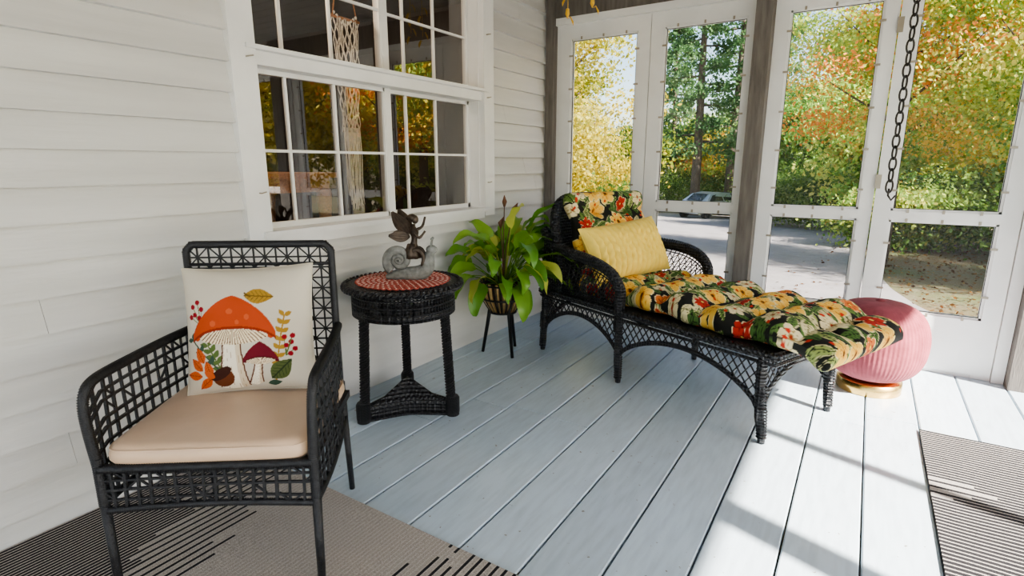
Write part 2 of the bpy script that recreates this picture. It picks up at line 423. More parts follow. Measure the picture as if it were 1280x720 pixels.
# ---------------------------------------------------------------- armchair
ch=thing('wicker_armchair','black open-weave wicker armchair with slim legs on the rug','chair',(.64,.885,0),math.radians(36.5))
def armP(sg):
    return [(sg*.245,.245,.65),(sg*.262,.12,.650),(sg*.276,-.03,.648),(sg*.286,-.16,.645),(sg*.289,-.215,.637),(sg*.290,-.240,.617),(sg*.289,-.252,.58),(sg*.286,-.254,.52),(sg*.28,-.25,.42)]
def smooth(pts,n=24):
    P=[Vector(p) for p in pts]; P=[P[0]*2-P[1]]+P+[P[-1]*2-P[-2]]; out=[]
    m=len(P)-3
    for i in range(n+1):
        t=i/n*m; k=min(int(t),m-1); f=t-k; a,b,c,d=P[k:k+4]
        out.append(.5*((2*b)+(c-a)*f+(2*a-5*b+4*c-d)*f*f+(3*b-a-3*c+d)*f**3))
    return out
def wrapped(mb,pts,r,pitch=.0065,n=8,mi=0):
    P=[Vector(p) for p in pts]; L=sum((b-a).length for a,b in zip(P[:-1],P[1:])); k=max(6,int(L/pitch))
    d=[0]
    for a,b in zip(P[:-1],P[1:]): d.append(d[-1]+(b-a).length)
    out=[];j=0
    for i in range(2*k+1):
        t=L*i/(2*k)
        while j<len(d)-2 and d[j+1]<t: j+=1
        out.append(P[j].lerp(P[j+1],min(1,(t-d[j])/(d[j+1]-d[j]))))
    mb.tube(out,[r*(1.10 if i%2 else .86) for i in range(2*k+1)],n,mi)
def weave(mb,P,nu,nv,r,seed,jit=.22,k=8,dg=.2):
    R=random.Random(seed)
    for i in range(nu+1):
        j0=R.uniform(-jit,jit)/nu if 0<i<nu else 0; j1=R.uniform(-jit,jit)/nu if 0<i<nu else 0
        mb.tube([P(min(1,max(0,i/nu+j0+(j1-j0)*q/k)),q/k) for q in range(k+1)],r*R.uniform(.85,1.2),4)
    for j in range(nv+1):
        j0=R.uniform(-jit,jit)/nv if 0<j<nv else 0; j1=R.uniform(-jit,jit)/nv if 0<j<nv else 0
        mb.tube([P(q/k,min(1,max(0,j/nv+j0+(j1-j0)*q/k))) for q in range(k+1)],r*R.uniform(.85,1.2),4)
    for i in range(nu):
        for j in range(nv):
            if R.random()<dg: mb.tube([P(i/nu,j/nv),P((i+1)/nu,(j+1)/nv)],r*.75,4)
            elif R.random()<dg: mb.tube([P((i+1)/nu,j/nv),P(i/nu,(j+1)/nv)],r*.75,4)
for sg in (-1,1):
    mb=MB(); wrapped(mb,[(sg*.28,-.25,.44),(sg*.28,-.25,.3)],.0135,); mb.tube([(sg*.28,-.25,.3),(sg*.276,-.255,0)],[.013,.011],8)
    part(ch,'leg',mb,[M_blk])
    mb=MB(); wrapped(mb,[(sg*.242,.245,.44),(sg*.244,.248,.3)],.0125); mb.tube([(sg*.244,.248,.3),(sg*.25,.262,0)],[.012,.010],8)
    part(ch,'leg',mb,[M_blk])
    mb=MB(); top=smooth(armP(sg),48); wrapped(mb,top,.0135)
    def sideP(u,v,sg=sg):
        y=.245-u*.495; x=sg*(.245+.04*math.sin(min(u,1)*pi*.55))
        zt=.645 if u<.93 else .645-.05*((u-.93)/.07)**2
        return Vector((x,y,.30+(zt-.30)*v))
    weave(mb,sideP,13,9,.0048,4+sg,dg=.12)
    wrapped(mb,[sideP(i/8,0) for i in range(9)],.010)
    part(ch,'armrest',mb,[M_blk])
mb=MB()
bw=.238
fr=[(-bw,.245,.40),(-bw,.25,.915),(-bw+.02,.25,.937),(bw-.02,.25,.937),(bw,.25,.915),(bw,.245,.40)]
wrapped(mb,fr,.0125); mb.tube([(-bw,.247,.87),(bw,.247,.87)],.006,6)
bP=lambda u,v: Vector((-bw+2*bw*u,.248,.42+.51*v))
mb.lattice(bP,[i/13 for i in range(14)],[j/14 for j in range(15)],.0036)
for i in range(13):
    for j in range(14):
        if (i+j)%2==0: mb.tube([bP(i/13,j/14),bP((i+1)/13,(j+1)/14)],.0029,4)
        else: mb.tube([bP((i+1)/13,j/14),bP(i/13,(j+1)/14)],.0029,4)
part(ch,'backrest',mb,[M_blk])
mb=MB()
mb.box((-.27,-.245,.385),(.27,.24,.408))
wrapped(mb,[(-.28,-.255,.41),(.28,-.255,.41)],.012)
def apP(u,v):
    zb=.285+.012*math.sin(u*pi); return Vector((-.28+.56*u,-.252,zb+(.405-zb)*v))
weave(mb,apP,17,4,.0048,9,dg=.12)
wrapped(mb,[apP(i/8,0) for i in range(9)],.010)
bkP=lambda u,v: Vector((-.24+.48*u,.245,.3+.1*v))
mb.lattice(bkP,[i/12 for i in range(13)],[j/3 for j in range(4)],.0046)
part(ch,'seat',mb,[M_blk])

def slab_cushion(w,d,h,puff=.012,r=.03,seed=0):
    mb=MB(); R=random.Random(seed)
    ph=[R.uniform(0,6) for _ in range(4)]
    def wr(x,y): return .0036*math.sin(22*x+5*y+ph[0])*math.sin(9*y+ph[1])+.0024*math.sin(40*x-13*y+ph[2])
    prof=[(-r*.9,0.0),(-r*.3,h*.08),(0,h*.3),(0,h*.55),(-r*.18,h*.78),(-r*.5,h*.92),(-r,h)]
    N=96
    def outline(off):
        pts=[]
        for i in range(N):
            a=2*pi*i/N; c,s_=math.cos(a),math.sin(a); e=.17
            pts.append(((w/2+off)*math.copysign(abs(c)**e,c),(d/2+off)*math.copysign(abs(s_)**e,s_)))
        return pts
    vs=[];
    for off,z in prof:
        for x,y in outline(off): vs.append((x,y,z+ (wr(x,y) if z>h*.5 else 0)))
    rings=[.95,.88,.75,.6,.4,.2,.08]
    for s_ in rings:
        for x,y in outline(-r):
            xx,yy=x*s_,y*s_; vs.append((xx,yy,h+puff*(1-s_**3)+wr(xx,yy)))
    fs=[]; T=len(prof)+len(rings)
    for i in range(T-1):
        for j in range(N): fs.append((i*N+j,i*N+(j+1)%N,(i+1)*N+(j+1)%N,(i+1)*N+j))
    fs.append(tuple(reversed(range(N)))); fs.append(tuple((T-1)*N+j for j in range(N)))
    mb.add(vs,fs)
    mb.tube([(x,y,h*.80) for x,y in outline(-r*.16)],.0022,5,0,closed=True)
    return mb
R36=Matrix.Rotation(math.radians(36.5),4,'Z')
def chairpt(x,y,z): return R36@Vector((x,y,z))+Vector((.64,.885,0))
mb=slab_cushion(.535,.49,.060,puff=.010,r=.022)
obj('seat_cushion',mb.mesh('seat_cushion',[M_satin]),None,chairpt(0,-.012,.411),(0,0,math.radians(36.5)),'tan satin seat cushion on black wicker armchair','cushion')

class Paint:
    def __init__(s,X,Y,bg): s.X=X;s.Y=Y;s.C=np.empty(X.shape+(3,)); s.C[:]=lin(*bg)
    def set(s,m,c): s.C[m]=lin(*c)
    def loc(s,cx,cy,rot):
        dx=s.X-cx;dy=s.Y-cy;c,q=math.cos(rot),math.sin(rot); return dx*c+dy*q,-dx*q+dy*c
    def ell(s,cx,cy,rx,ry,rot,c):
        a,b=s.loc(cx,cy,rot); s.set((a/rx)**2+(b/ry)**2<1,c)
    def leaf(s,cx,cy,L,W,rot,c,vein=None,out=None):
        a,b=s.loc(cx,cy,rot); t=np.clip(a/L+.5,0,1); w=W*np.sin(pi*t**.85)
        ins=(np.abs(a)<L/2)
        if out is not None: s.set(ins&(np.abs(b)<w),out); s.set(ins&(np.abs(b)<w*.82),c)
        else: s.set(ins&(np.abs(b)<w),c)
        if vein is not None:
            s.set(ins&(np.abs(b)<W*.08)&(np.abs(b)<w),vein)
            s.set(ins&(np.abs(b)<w*.75)&(np.mod(a+np.abs(b)*.8,L/7)<L/42),vein)
    def line(s,p,q,w,c):
        dx,dy=q[0]-p[0],q[1]-p[1];L=math.hypot(dx,dy); t=np.clip(((s.X-p[0])*dx+(s.Y-p[1])*dy)/L/L,0,1)
        s.set(np.hypot(s.X-p[0]-t*dx,s.Y-p[1]-t*dy)<w,c)
    def flower(s,cx,cy,R,rot,c,cd,cc,n=5,out=(.93,.87,.68)):
        dx=s.X-cx;dy=s.Y-cy;r=np.hypot(dx,dy);a=np.arctan2(dy,dx)+rot
        k=np.abs(np.cos(a*n/2)); pr=R*(.55+.45*k**.6)
        s.set(r<pr,out); s.set(r<pr*.94,c)
        st=(np.mod(a*n*3/(2*pi),1)<.14)&(r<pr*.62)&(r>R*.2); s.set(st,cd)
        s.set((r<pr*.94)&(k<.17),cd)
        s.set(r<R*.22,cd); s.set(r<R*.14,cc)
def pillow_mb(W,H,T,n,paint=None,piping=True,base=(.8,.8,.8),ruche=0):
    def pos(u,v,sg):
        e=.055
        x=W/2*u*(1-e*(1-v*v)*abs(u)); y=H/2*v*(1-e*(1-u*u)*abs(v))
        t=T/2*max(0,(1-abs(u)**2.6))**.55*max(0,(1-abs(v)**2.6))**.55
        t+=.003*math.sin(9*u+4*v)*math.sin(7*v-2*u)*(1-u*u)*(1-v*v)
        if ruche:
            t+=ruche*(abs(math.sin(u*25+.6*math.sin(v*4+u*3)))**.40-.6)*(1-abs(u)**8)*(1-v**4)**.5
            t+=.004*math.sin(v*22+3*math.sin(u*12))*(1-abs(u)**6)*(1-v*v)
        return (x,-sg*t,y)
    mb=MB()
    lsp=[-math.cos(pi*i/n) for i in range(n+1)]
    lsp=[.35*l+.65*(-1+2*i/n) for i,l in enumerate(lsp)]
    g=np.array(lsp); U,V=np.meshgrid(g,g,indexing='ij')
    C=paint(U,V) if paint else None
    for sg in (1,-1):
        o=len(mb.v)
        for i in range(n+1):
            for j in range(n+1):
                mb.v.append(pos(lsp[i],lsp[j],sg)); mb.c.append(tuple(C[i,j]) if (C is not None and sg==1) else base)
        for i in range(n):
            for j in range(n):
                a=o+i*(n+1)+j;q=(a,a+n+1,a+n+2,a+1); mb.f.append(q if sg==1 else q[::-1]); mb.m.append(0); mb.s.append(True)
    if piping:
        per=[pos(t,-1,0) for t in lsp[:-1:2]]+[pos(1,t,0) for t in lsp[:-1:2]]+[pos(-t,1,0) for t in lsp[:-1:2]]+[pos(-1,-t,0) for t in lsp[:-1:2]]
        mb.tube(per,.003,6,0,closed=True,col=base)
    return mb
LINEN=(.77,.735,.67)
def mush(U,V):
    P=Paint(U,V,LINEN)
    px=lambda u,v:((u-315)/82,(410-v)/82)
    G1=(.33,.40,.20);G2=(.22,.31,.25);OR=(.70,.28,.14);DK=(.42,.09,.14);CR=(.92,.88,.80);MU=(.62,.48,.18);RD=(.55,.09,.13);BR=(.36,.20,.13)
    def sprig(p,q,c,nl,L,W,w=.012):
        a,b=px(*p),px(*q); P.line(a,b,w,c)
        an=math.atan2(b[1]-a[1],b[0]-a[0])
        for i in range(nl):
            t=.25+.75*i/(nl-1) if nl>1 else 1
            for s_ in (-1,1):
                cx=a[0]+(b[0]-a[0])*t+math.cos(an+s_*.9)*L*.5; cy=a[1]+(b[1]-a[1])*t+math.sin(an+s_*.9)*L*.5
                P.leaf(cx,cy,L,W,an+s_*.9,c)
    sprig((290,470),(270,428),G1,5,.15,.040); sprig((350,478),(367,394),MU,7,.13,.036)
    sprig((300,480),(247,420),G2,4,.12,.036)
    for (u,v,r) in ((252,452,2.3),(247,466,3.0),(262,478,3.8),(268,458,1.8),(258,440,2.0)):
        x,y=px(u,v); P.leaf(x,y,.28,.075,r,(.76,.36,.17),(.55,.22,.1))
    x,y=px(359,463); P.leaf(x,y,.46,.14,.75,(.32,.36,.19),(.18,.23,.13))
    x,y=px(348,482); P.leaf(x,y,.22,.05,.1,G2)
    for base,pts in (((262,402),((249,378),(256,372),(262,381),(252,388),(246,391),(259,392))),((366,445),((366,421),(374,428),(378,437),(368,432),(372,443),(376,420)))):
        for q in pts:
            P.line(px(*base),px(*q),.007,G1)
            x,y=px(*q); P.ell(x,y,.040,.040,0,RD)
    x,y=px(336,367); P.leaf(x,y,.46,.12,-.1,MU,(.43,.33,.13)); P.line(px(318,362),px(325,367),.012,(.4,.3,.1))
    def stem(cx,cy0,cy1,w0,w1,bend=0):
        t=np.clip((cy0-P.Y)/(cy0-cy1),0,1); w=w0+(w1-w0)*t**2
        dx=P.X-cx-bend*t
        ins=(P.Y<cy0)&(P.Y>cy1+.04*(dx/w1)**2)
        P.set(ins&(np.abs(dx)<w+.022),BR); P.set(ins&(np.abs(dx)<w),CR)
        P.set(ins&(np.abs(dx)<w)&(dx>w*.45),(.82,.75,.64))
        P.set(ins&(np.abs(dx)<w)&(np.mod(dx/w*2.5+.3,1)<.07)&(t>.15),(.68,.58,.46))
    def cap(cx,cy,rx,ry,c,hi,spots=False,pk=0):
        a=(P.X-cx)/rx; b=P.Y-cy
        g=(a/.86)**2+((b+.01*ry)/(.27*ry))**2<1
        P.set(g,(.90,.83,.70)); an=np.arctan2(a,-(b-.55*ry)/rx*1.0); P.set(g&(np.mod(an*11,1)<.30),BR)
        aa=np.clip(np.abs(a),0,1); up=ry*((1-aa**1.7)**.80+pk*(1-aa)**3)
        lo=-.10*ry+.24*ry*(1-aa**2)-.10*ry*aa**6
        m=(np.abs(a)<1)&(b<up)&(b>lo); P.set(m,c)
        m2=(np.abs(a)>.80)&(np.abs(a)<1.0)&(((np.abs(a)-.88)/.11)**2+((b+.0*ry)/(.16*ry))**2<1); P.set(m2,c)
        P.set(m&(b<lo+.07*ry),hi)
        if spots:
            for (sx_,sy_,r1,r2) in ((-.45,.30,.07,.04),(-.05,.62,.08,.04),(.35,.45,.06,.04),(.12,.32,.05,.03)):
                e_=((a-sx_)/r1)**2+((b/ry-sy_)/(r2*2))**2<1; P.set(e_&m,(.76,.36,.20))
    sx,sy=px(301,410); _,ey=px(0,488); stem(sx,sy,ey,.125,.22,-.03)
    cx,cy=px(302,414); cap(cx,cy,.66,.57,OR,(.54,.18,.09),True,.06)
    cx,cy=px(335,449); stem(px(333,449)[0],cy,px(0,484)[1],.045,.10,-.10); cap(cx,cy,.27,.26,DK,(.3,.04,.09),False,.12)
    x,y=px(286,471); P.ell(x,y,.17,.16,.4,(.40,.21,.11)); P.ell(x-.03,y+.07,.19,.085,.5,(.24,.12,.08))
    x,y=px(268,466); P.leaf(x,y,.2,.06,2.6,(.76,.36,.17))
    return P.C
mb=pillow_mb(.41,.41,.13,230,mush,base=lin(*LINEN))
q=Matrix.Translation(chairpt(-.002,.122,.678))@R36@Matrix.Rotation(math.radians(-13),4,'X')@Matrix.Rotation(math.radians(-2),4,'Y')
o=obj('throw_pillow',mb.mesh('throw_pillow',[M_fab],True),None,label='cream square throw pillow with embroidered rust orange mushrooms',cat='pillow'); o.matrix_world=q

# ---------------------------------------------------------------- side table
tb=thing('wicker_side_table','black round wicker side table with three wrapped legs','side table',(.375,1.886,0),0)
mb=MB(); mb.lathe([(.0,.628),(.265,.628),(.272,.64),(.268,.652),(0.0,.655)],64,cap=False)
for k in range(2):
    pts=[]
    for i in range(240):
        a=2*pi*i/240; w=a*30+k*pi; pts.append(((.272+.010*math.cos(w))*math.cos(a),(.272+.010*math.cos(w))*math.sin(a),.642+.010*math.sin(w)))
    mb.tube(pts,.009,5,closed=True)
part(tb,'table_top',mb,[M_wick])
mb=MB()
def apr(u,v): a=2*pi*u; return Vector(((.240)*math.cos(a),(.240)*math.sin(a),.510+.125*v))
mb.lathe([(.236,.535),(.236,.60)],64,cap=False)
for i in range(90): mb.tube([apr(i/90,0),apr(i/90,1)],.0045,4)
for v in (0,.08,.16,.24,.5,.78,.88,1): mb.tube([apr(i/48,v) for i in range(48)],.0055,5,closed=True)
part(tb,'apron',mb,[M_wick])
FT=[]
for ang in (-106,14,134):
    a=math.radians(ang+0); FT.append((.262*math.cos(a),.262*math.sin(a)))
for (fx,fy) in FT:
    mb=MB(); tx,ty=fx*.80,fy*.80; bx,by=fx*.93,fy*.93
    mb.tube([(bx*.97,by*.97,.05),(tx,ty,.60)],.018,8)
    for k in range(4):
        pts=[]
        for i in range(150):
            t=i/149; w=t*2*pi*9+k*pi/2; px_=bx*.97+(tx-bx*.97)*t; py_=by*.97+(ty-by*.97)*t
            pts.append((px_+.0185*math.cos(w),py_+.0185*math.sin(w),.06+.53*t))
        mb.tube(pts,.0062,5)
    mb.lathe([(.03,0),(.034,.02),(.034,.09),(.028,.10)],16,c=(bx,by,0))
    part(tb,'leg',mb,[M_wrap])
mb=MB()
def tri(s):
    pts=[];
    for k in range(3):
        p=Vector(FT[k]);q=Vector(FT[(k+1)%3])
        for i in range(12):
            t=i/12; c=p.lerp(q,t); c*=s*(1-.38*math.sin(pi*t)); pts.append(c)
    return pts
lay=[(1.0,.0),(1.03,.02),(1.03,.06),(.98,.07),(.6,.085),(.3,.13),(.1,.16)]
vs=[];N=36
for s_,z in lay:
    for p in tri(s_): vs.append((p.x,p.y,z))
fs=[tuple(reversed(range(N)))]
for i in range(len(lay)-1):
    for j in range(N): fs.append((i*N+j,i*N+(j+1)%N,(i+1)*N+(j+1)%N,(i+1)*N+j))
fs.append(tuple((len(lay)-1)*N+j for j in range(N))); mb.add(vs,fs)
for z in (.008,.066): mb.tube([(p.x,p.y,z) for p in tri(1.03)],.009,6,closed=True)
part(tb,'base_shelf',mb,[M_wick])
mb=MB()
for ri,(rr,n,s_) in enumerate(((.210,46,.0125),(.188,41,.0125),(.164,36,.0125),(.140,31,.0125),(.116,25,.0125),(.092,20,.0125),(.068,15,.0125),(.044,9,.0125),(.018,4,.011))):
    for i in range(n):
        a=2*pi*(i+.5*(ri%2))/n; cx,cy=rr*math.cos(a),rr*math.sin(a)
        mb.tube([(cx+s_*math.cos(b),cy+s_*math.sin(b),.006+.002*math.sin(3*b)) for b in [2*pi*k/8 for k in range(8)]],.0033,4,0,closed=True)
        mb.tube([(cx-s_*.6*math.cos(a),cy-s_*.6*math.sin(a),.006),(cx+s_*.6*math.cos(a),cy+s_*.6*math.sin(a),.006)],.0040,4,1)
obj('crochet_doily',mb.mesh('crochet_doily',[M_coral,M_coral2]),None,(.375,1.886,.655),(0,0,0),'round coral red and cream crocheted doily on side table','doily')
# statue
st=thing('snail_statue','grey snail figurine carrying a bronze winged fairy on doily','figurine',(.40,1.905,.665),math.radians(32.6))
mb=MB()
pts=smooth([(-.11,0,.006),(-.06,0,.018),(0,0,.024),(.05,0,.028),(.084,0,.050),(.094,0,.095),(.104,0,.135)],24)
rs=[.006+.031*math.sin(pi*min(1,i/24*.80+.08)) for i in range(25)]
mb.tube(pts,rs,12); mb.ell((.110,0,.140),(.028,.023,.022),12)
for sy in (-1,1):
    mb.tube([(.106,sy*.010,.150),(.114,sy*.018,.190)],[.005,.0035],6); mb.ell((.114,sy*.018,.192),(.007,.007,.007),8)
part(st,'snail_body',mb,[M_stone])
mb=MB(); pts=[];rs=[]
for i in range(150):
    t=i/149; a=-pi*.30+t*2*pi*2.8; R=.064*math.exp(-2.35*t)
    pts.append((-.045-R*math.cos(a),-.036*t,.092+R*math.sin(a))); rs.append(.0265*math.exp(-2.2*t)+.0015)
mb.tube(pts,rs,16); mb.ell((-.045,.004,.092),(.050,.018,.050),16)
part(st,'shell',mb,[M_stone])
mb=MB()
K=1.36; KR=1.32
def fz(p): return (p[0]*K+.012,p[1]*K,(p[2]-.125)*K+.115)
def T(pts,rs,n=8): mb.tube([fz(p) for p in smooth(pts,len(rs)-1)],[r*KR for r in rs],n)
T([(.0,0,.135),(.01,0,.16),(.014,0,.19),(.012,0,.213),(.013,0,.232)],[.014,.016,.016,.014,.011,.0105,.012,.016,.017,.014,.009,.006,.006],10)
mb.ell(fz((.018,-.002,.248)),(.017,.016,.021),14); mb.ell(fz((.009,.0,.253)),(.020,.019,.020),12)
T([(.006,0,.258),(-.010,0,.250),(-.014,0,.215)],[.010,.010,.009,.008,.007,.006,.005,.004,.002])
for sy in (-1,1):
    T([(.004,sy*.010,.138),(.03,sy*.012,.142),(.045,sy*.012,.115),(.04,sy*.012,.085),(.05,sy*.012,.078)],[.013,.013,.012,.012,.011,.010,.009,.008,.008,.008,.007,.006,.005,.005,.004])
T([(.014,-.02,.208),(.034,-.024,.188),(.054,-.016,.210)],[.006,.006,.006,.005,.005,.005,.004,.004,.004])
T([(.014,.02,.208),(.038,.024,.222),(.050,.016,.255)],[.006,.006,.006,.005,.005,.005,.004,.004,.004])
mb.lathe([(.040,.100),(.037,.125),(.028,.148),(.021,.168)],24,c=(.018,0,0),rib=.14,ribn=7)
part(st,'fairy_figure',mb,[M_bronze])
for sy in (-1,1):
    mb=MB()
    for up,L,W,z0 in ((1.05,.125,.032,.215),(.15,.088,.025,.20)):
        def wp(u,v,up=up,L=L,W=W,z0=z0):
            s_=u*L; w=W*math.sin(pi*min(1,u**.8*.93+.03))*(v-.5)*2
            return (.008-math.cos(up)*s_+w*math.sin(up), sy*(.006+.55*s_), z0+math.sin(up)*s_+w*math.cos(up))
        mb.grid(wp,12,6); mb.grid(lambda u,v:tuple(a+b for a,b in zip(wp(u,v),(0,.0015,0))),12,6)
        for v in (0,.25,.5,.75,1): mb.tube([wp(i/12,v) for i in range(13)],.0018,5)
    part(st,'wing',mb,[M_bronze])

# ---------------------------------------------------------------- plant + stand
PC=(.31,2.85)
ps=thing('plant_stand','black metal three-legged plant stand with open basket','plant stand',(*PC,0),0)
for ang in (-32,-150,88):
    a=math.radians(ang); mb=MB(); mb.tube([(.135*math.cos(a),.135*math.sin(a),0),(.085*math.cos(a),.085*math.sin(a),.29),(.10*math.cos(a),.10*math.sin(a),.32)],[.010,.013,.012],8)
    part(ps,'leg',mb,[M_blackmetal])
mb=MB()
def bk(u,v):
    a=2*pi*u; r=.085+.078*math.sin(v*pi*.5); return Vector((r*math.cos(a),r*math.sin(a),.275+.19*v))
for i in range(10):
    mb.tube([bk(i/10,j/6) for j in range(7)],.0034,4)
for v in (0,.5,1): mb.tube([bk(i/32,v) for i in range(32)],.006,6,closed=True)
mb.lathe([(0,.273),(.085,.273),(.085,.277),(0,.277)],24,cap=False)
part(ps,'basket',mb,[M_blackmetal])
pp=thing('potted_plant','leafy green peace lily in a dark bowl with brass ribs','potted plant',(*PC,.278),0)
PR=[(.07,0),(.080,.01),(.122,.09),(.146,.185),(.149,.20)]
mb=MB(); mb.lathe([(0,0)]+PR+[(.143,.20),(.133,.175),(0,.17)],60,cap=False)
for i in range(20):
    a=2*pi*i/20; mb.tube([((r+.002)*math.cos(a),(r+.002)*math.sin(a),z) for r,z in PR],[.005,.007,.011,.013,.010],6,1)
mb.lathe([(.146,.188),(.153,.19),(.153,.20),(.146,.203)],48,mi=0,cap=False)
part(pp,'pot',mb,[M_bowl,M_brass])
mb=MB(); mb.lathe([(0,.173),(.132,.176)],40,cap=False); part(pp,'soil',mb,[M_soil])
mb=MB()
def add_leaf(mb,base,az,elev,plen,L,W,droop,col):
    d=Vector((math.cos(az),math.sin(az),0)); p=Vector(base); e=elev; pts=[p.copy()]
    for i in range(8):
        p=p+(d*math.cos(e)+Vector((0,0,1))*math.sin(e))*(plen/8); e-=droop*.25/8; pts.append(p.copy())
    side=Vector((-math.sin(az),math.cos(az),0)); n=12; rows=[]
    tw=random.uniform(-.7,.7)
    for i in range(n+1):
        t=i/n; w=W*math.sin(pi*min(1,(t**.70)))**.75 if t<1 else 0
        up=(Vector((0,0,1))*math.cos(e)-d*math.sin(e))
        s2=side*math.cos(tw)+up*math.sin(tw); u2=up*math.cos(tw)-side*math.sin(tw)
        wav=.007*math.sin(t*14+az*3)
        rows.append([p+s2*w*k+u2*(abs(k)*w*.30+wav*abs(k)) for k in (-1,-.5,0,.5,1)])
        p=p+(d*math.cos(e)+Vector((0,0,1))*math.sin(e))*(L/n); e-=droop/n*(.6+t)
    vs=[v for r in rows for v in r]
    lim=-PC[0]+.048
    if min(v.x for v in vs)<lim: return False
    if any(v.z<.15 and (Vector((v.x,v.y)).length<.30) for v in vs): return False
    if min(v.z for v in vs)<.0: return False
    mb.tube(pts,[.0035]*5+[.0028]*4,5,col=(col[0]*.9,col[1]*.9,col[2]*.8))
    fs=[]
    for i in range(n):
        for j in range(4): a=i*5+j; fs.append((a,a+1,a+6,a+5))
    mb.add(vs,fs,0,True,col); return True
cnt=0; tries=0
while cnt<92 and tries<3500:
    tries+=1
    az=random.uniform(0,2*pi); k=(cnt/92)
    elev=1.50-.95*k**.9+random.uniform(-.15,.15)
    pl=random.uniform(.22,.40)*(1-.30*k); L=random.uniform(.20,.31); W=random.uniform(.036,.052)
    if math.cos(az)<-.2: pl*=.75; L*=.8; elev=min(1.5,elev+.3)
    if math.sin(az)<-.6 and k>.3: elev-=.15; pl*=1.25
    g=random.random()
    c=lin(.33+.22*g,.53+.17*g,.17+.09*g)
    if random.random()<.16: c=lin(.74,.77,.36)
    b=(.06*math.cos(az)*random.random(),.06*math.sin(az)*random.random(),.17)
    if add_leaf(mb,b,az,elev,pl,L,W,random.uniform(1.2,2.4),c): cnt+=1
part(pp,'foliage',mb,[M_leafv],True)
mb=MB()
for az,h in ((.3,.62),(2.0,.66),(-1.2,.54)):
    e=Vector((.06*math.cos(az),.06*math.sin(az),h)); mb.tube(smooth([(0,0,.16),(.02*math.cos(az),.02*math.sin(az),.4),e],10),.003,6)
    mb.tube([e,e+Vector((.012*math.cos(az),.012*math.sin(az),.03)),e+Vector((.03*math.cos(az),.02,.07))],[.006,.016,.002],8)
part(pp,'flower_spike',mb,[mat('dried_bloom',(.13,.06,.03),.7,var=.3)])

# ---------------------------------------------------------------- chaise
RZ=math.radians(-22.9); CO=Vector((.649,3.305,0))
cs=thing('wicker_chaise','black wicker chaise lounge with rolled arms and latticed arched skirt','chaise lounge',tuple(CO),RZ)
def yc(x): return .03 if x<.7 else .03*(1-(x-.7)/.8)
def hw(x): return .355 if x<.7 else .355-.05*min(1,(x-.7)/.8)
XF=1.55
def edge(sg,x,off=0): return yc(x)+sg*(hw(x)+off)
mb=MB()
def deck(u,v,z): x=-.03+u*(XF+.03); return (x,edge(-1,x)+(edge(1,x)-edge(-1,x))*v,z)
mb.grid(lambda u,v:deck(u,v,.425-.015*math.sin(pi*v)),40,16); mb.grid(lambda u,v:deck(u,v,.398),40,16,flip=True)
loop=[Vector(deck(i/20,0,.41)) for i in range(21)]+[Vector(deck(1,j/8,.41)) for j in range(1,8)]+[Vector(deck(1-i/20,1,.41)) for i in range(21)]+[Vector(deck(0,1-j/8,.41)) for j in range(1,8)]
mb.tube(loop,.018,8,closed=True)
for k in range(3):
    out=[]; M_=len(loop)*10
    for i in range(M_):
        a=i//10; f=(i%10)/10; p=loop[a].lerp(loop[(a+1)%len(loop)],f); t=(loop[(a+1)%len(loop)]-loop[a]).normalized(); nn=Vector((0,0,1)); bb=t.cross(nn); w=2*pi*k/3+i*2*pi*56/M_
        out.append(p+nn*.015*math.cos(w)+bb*.015*math.sin(w))
    mb.tube(out,.0085,5,closed=True)
mb.tube([p+Vector((0,0,-.036)) for p in loop],.008,6,closed=True)
part(cs,'seat_deck',mb,[M_wick])
legs=[(-.0,-1),(.66,-1),(1.49,-1),(0.0,1),(.66,1),(1.49,1)]
for x,sg in legs:
    y=edge(sg,x,-.01); mb=MB()
    k=.02 if x>1 else (-.025 if x<.1 else 0)
    mb.tube([(x,y,.41),(x,y,.25),(x+k*.5,y,.12),(x+k,y-.01*sg,.05),(x+k*1.3,y-.01*sg,.0)],[.021,.021,.021,.019,.015],10)
    for i in range(26): 
        z=.02+i*.0135; kk=k*(1.3-z*3.3) if z<.25 else 0
        mb.lathe([(.020,-.004),(.0238,0),(.020,.004)],10,c=(x+kk,y-(.007*sg if z<.15 else 0),z+.01),cap=False)
    part(cs,'leg',mb,[M_wick])
def apron(mb,P,zl=.14,zt=.315,ztop=.368):
    L=(Vector(P(1))-Vector(P(0))).length
    arch=lambda t: zl+(zt-zl)*max(0,math.sin(pi*t))**.6
    for dz in (0,.012): mb.tube([(*P(t),arch(t)+dz) for t in [i/28 for i in range(29)]],.0075,6)
    pitch=.042
    n=int(L/pitch)
    for sgn in (1,-1):
        for i in range(-8,n+9):
            pts=[]
            for j in range(25):
                z=ztop-j*.0105; t=(i*pitch+sgn*(ztop-z)*.75)/L
                if 0<=t<=1 and z>arch(t): pts.append((*P(t),z))
                elif pts: break
            if len(pts)>1: mb.tube([pts[0],pts[-1]],.0036,4)
for sg in (-1,1):
    for xa,xb in ((.0,.66),(.66,1.49)):
        mb=MB(); apron(mb,lambda t,xa=xa,xb=xb,sg=sg:(xa+(xb-xa)*t,edge(sg,xa+(xb-xa)*t,-.012)))
        part(cs,'skirt',mb,[M_wick])
mb=MB(); apron(mb,lambda t:(1.50,edge(-1,1.5)+(edge(1,1.5)-edge(-1,1.5))*t)); part(cs,'skirt',mb,[M_wick])
mb=MB(); apron(mb,lambda t:(-.01,edge(-1,0)+(edge(1,0)-edge(-1,0))*t)); part(cs,'skirt',mb,[M_wick])
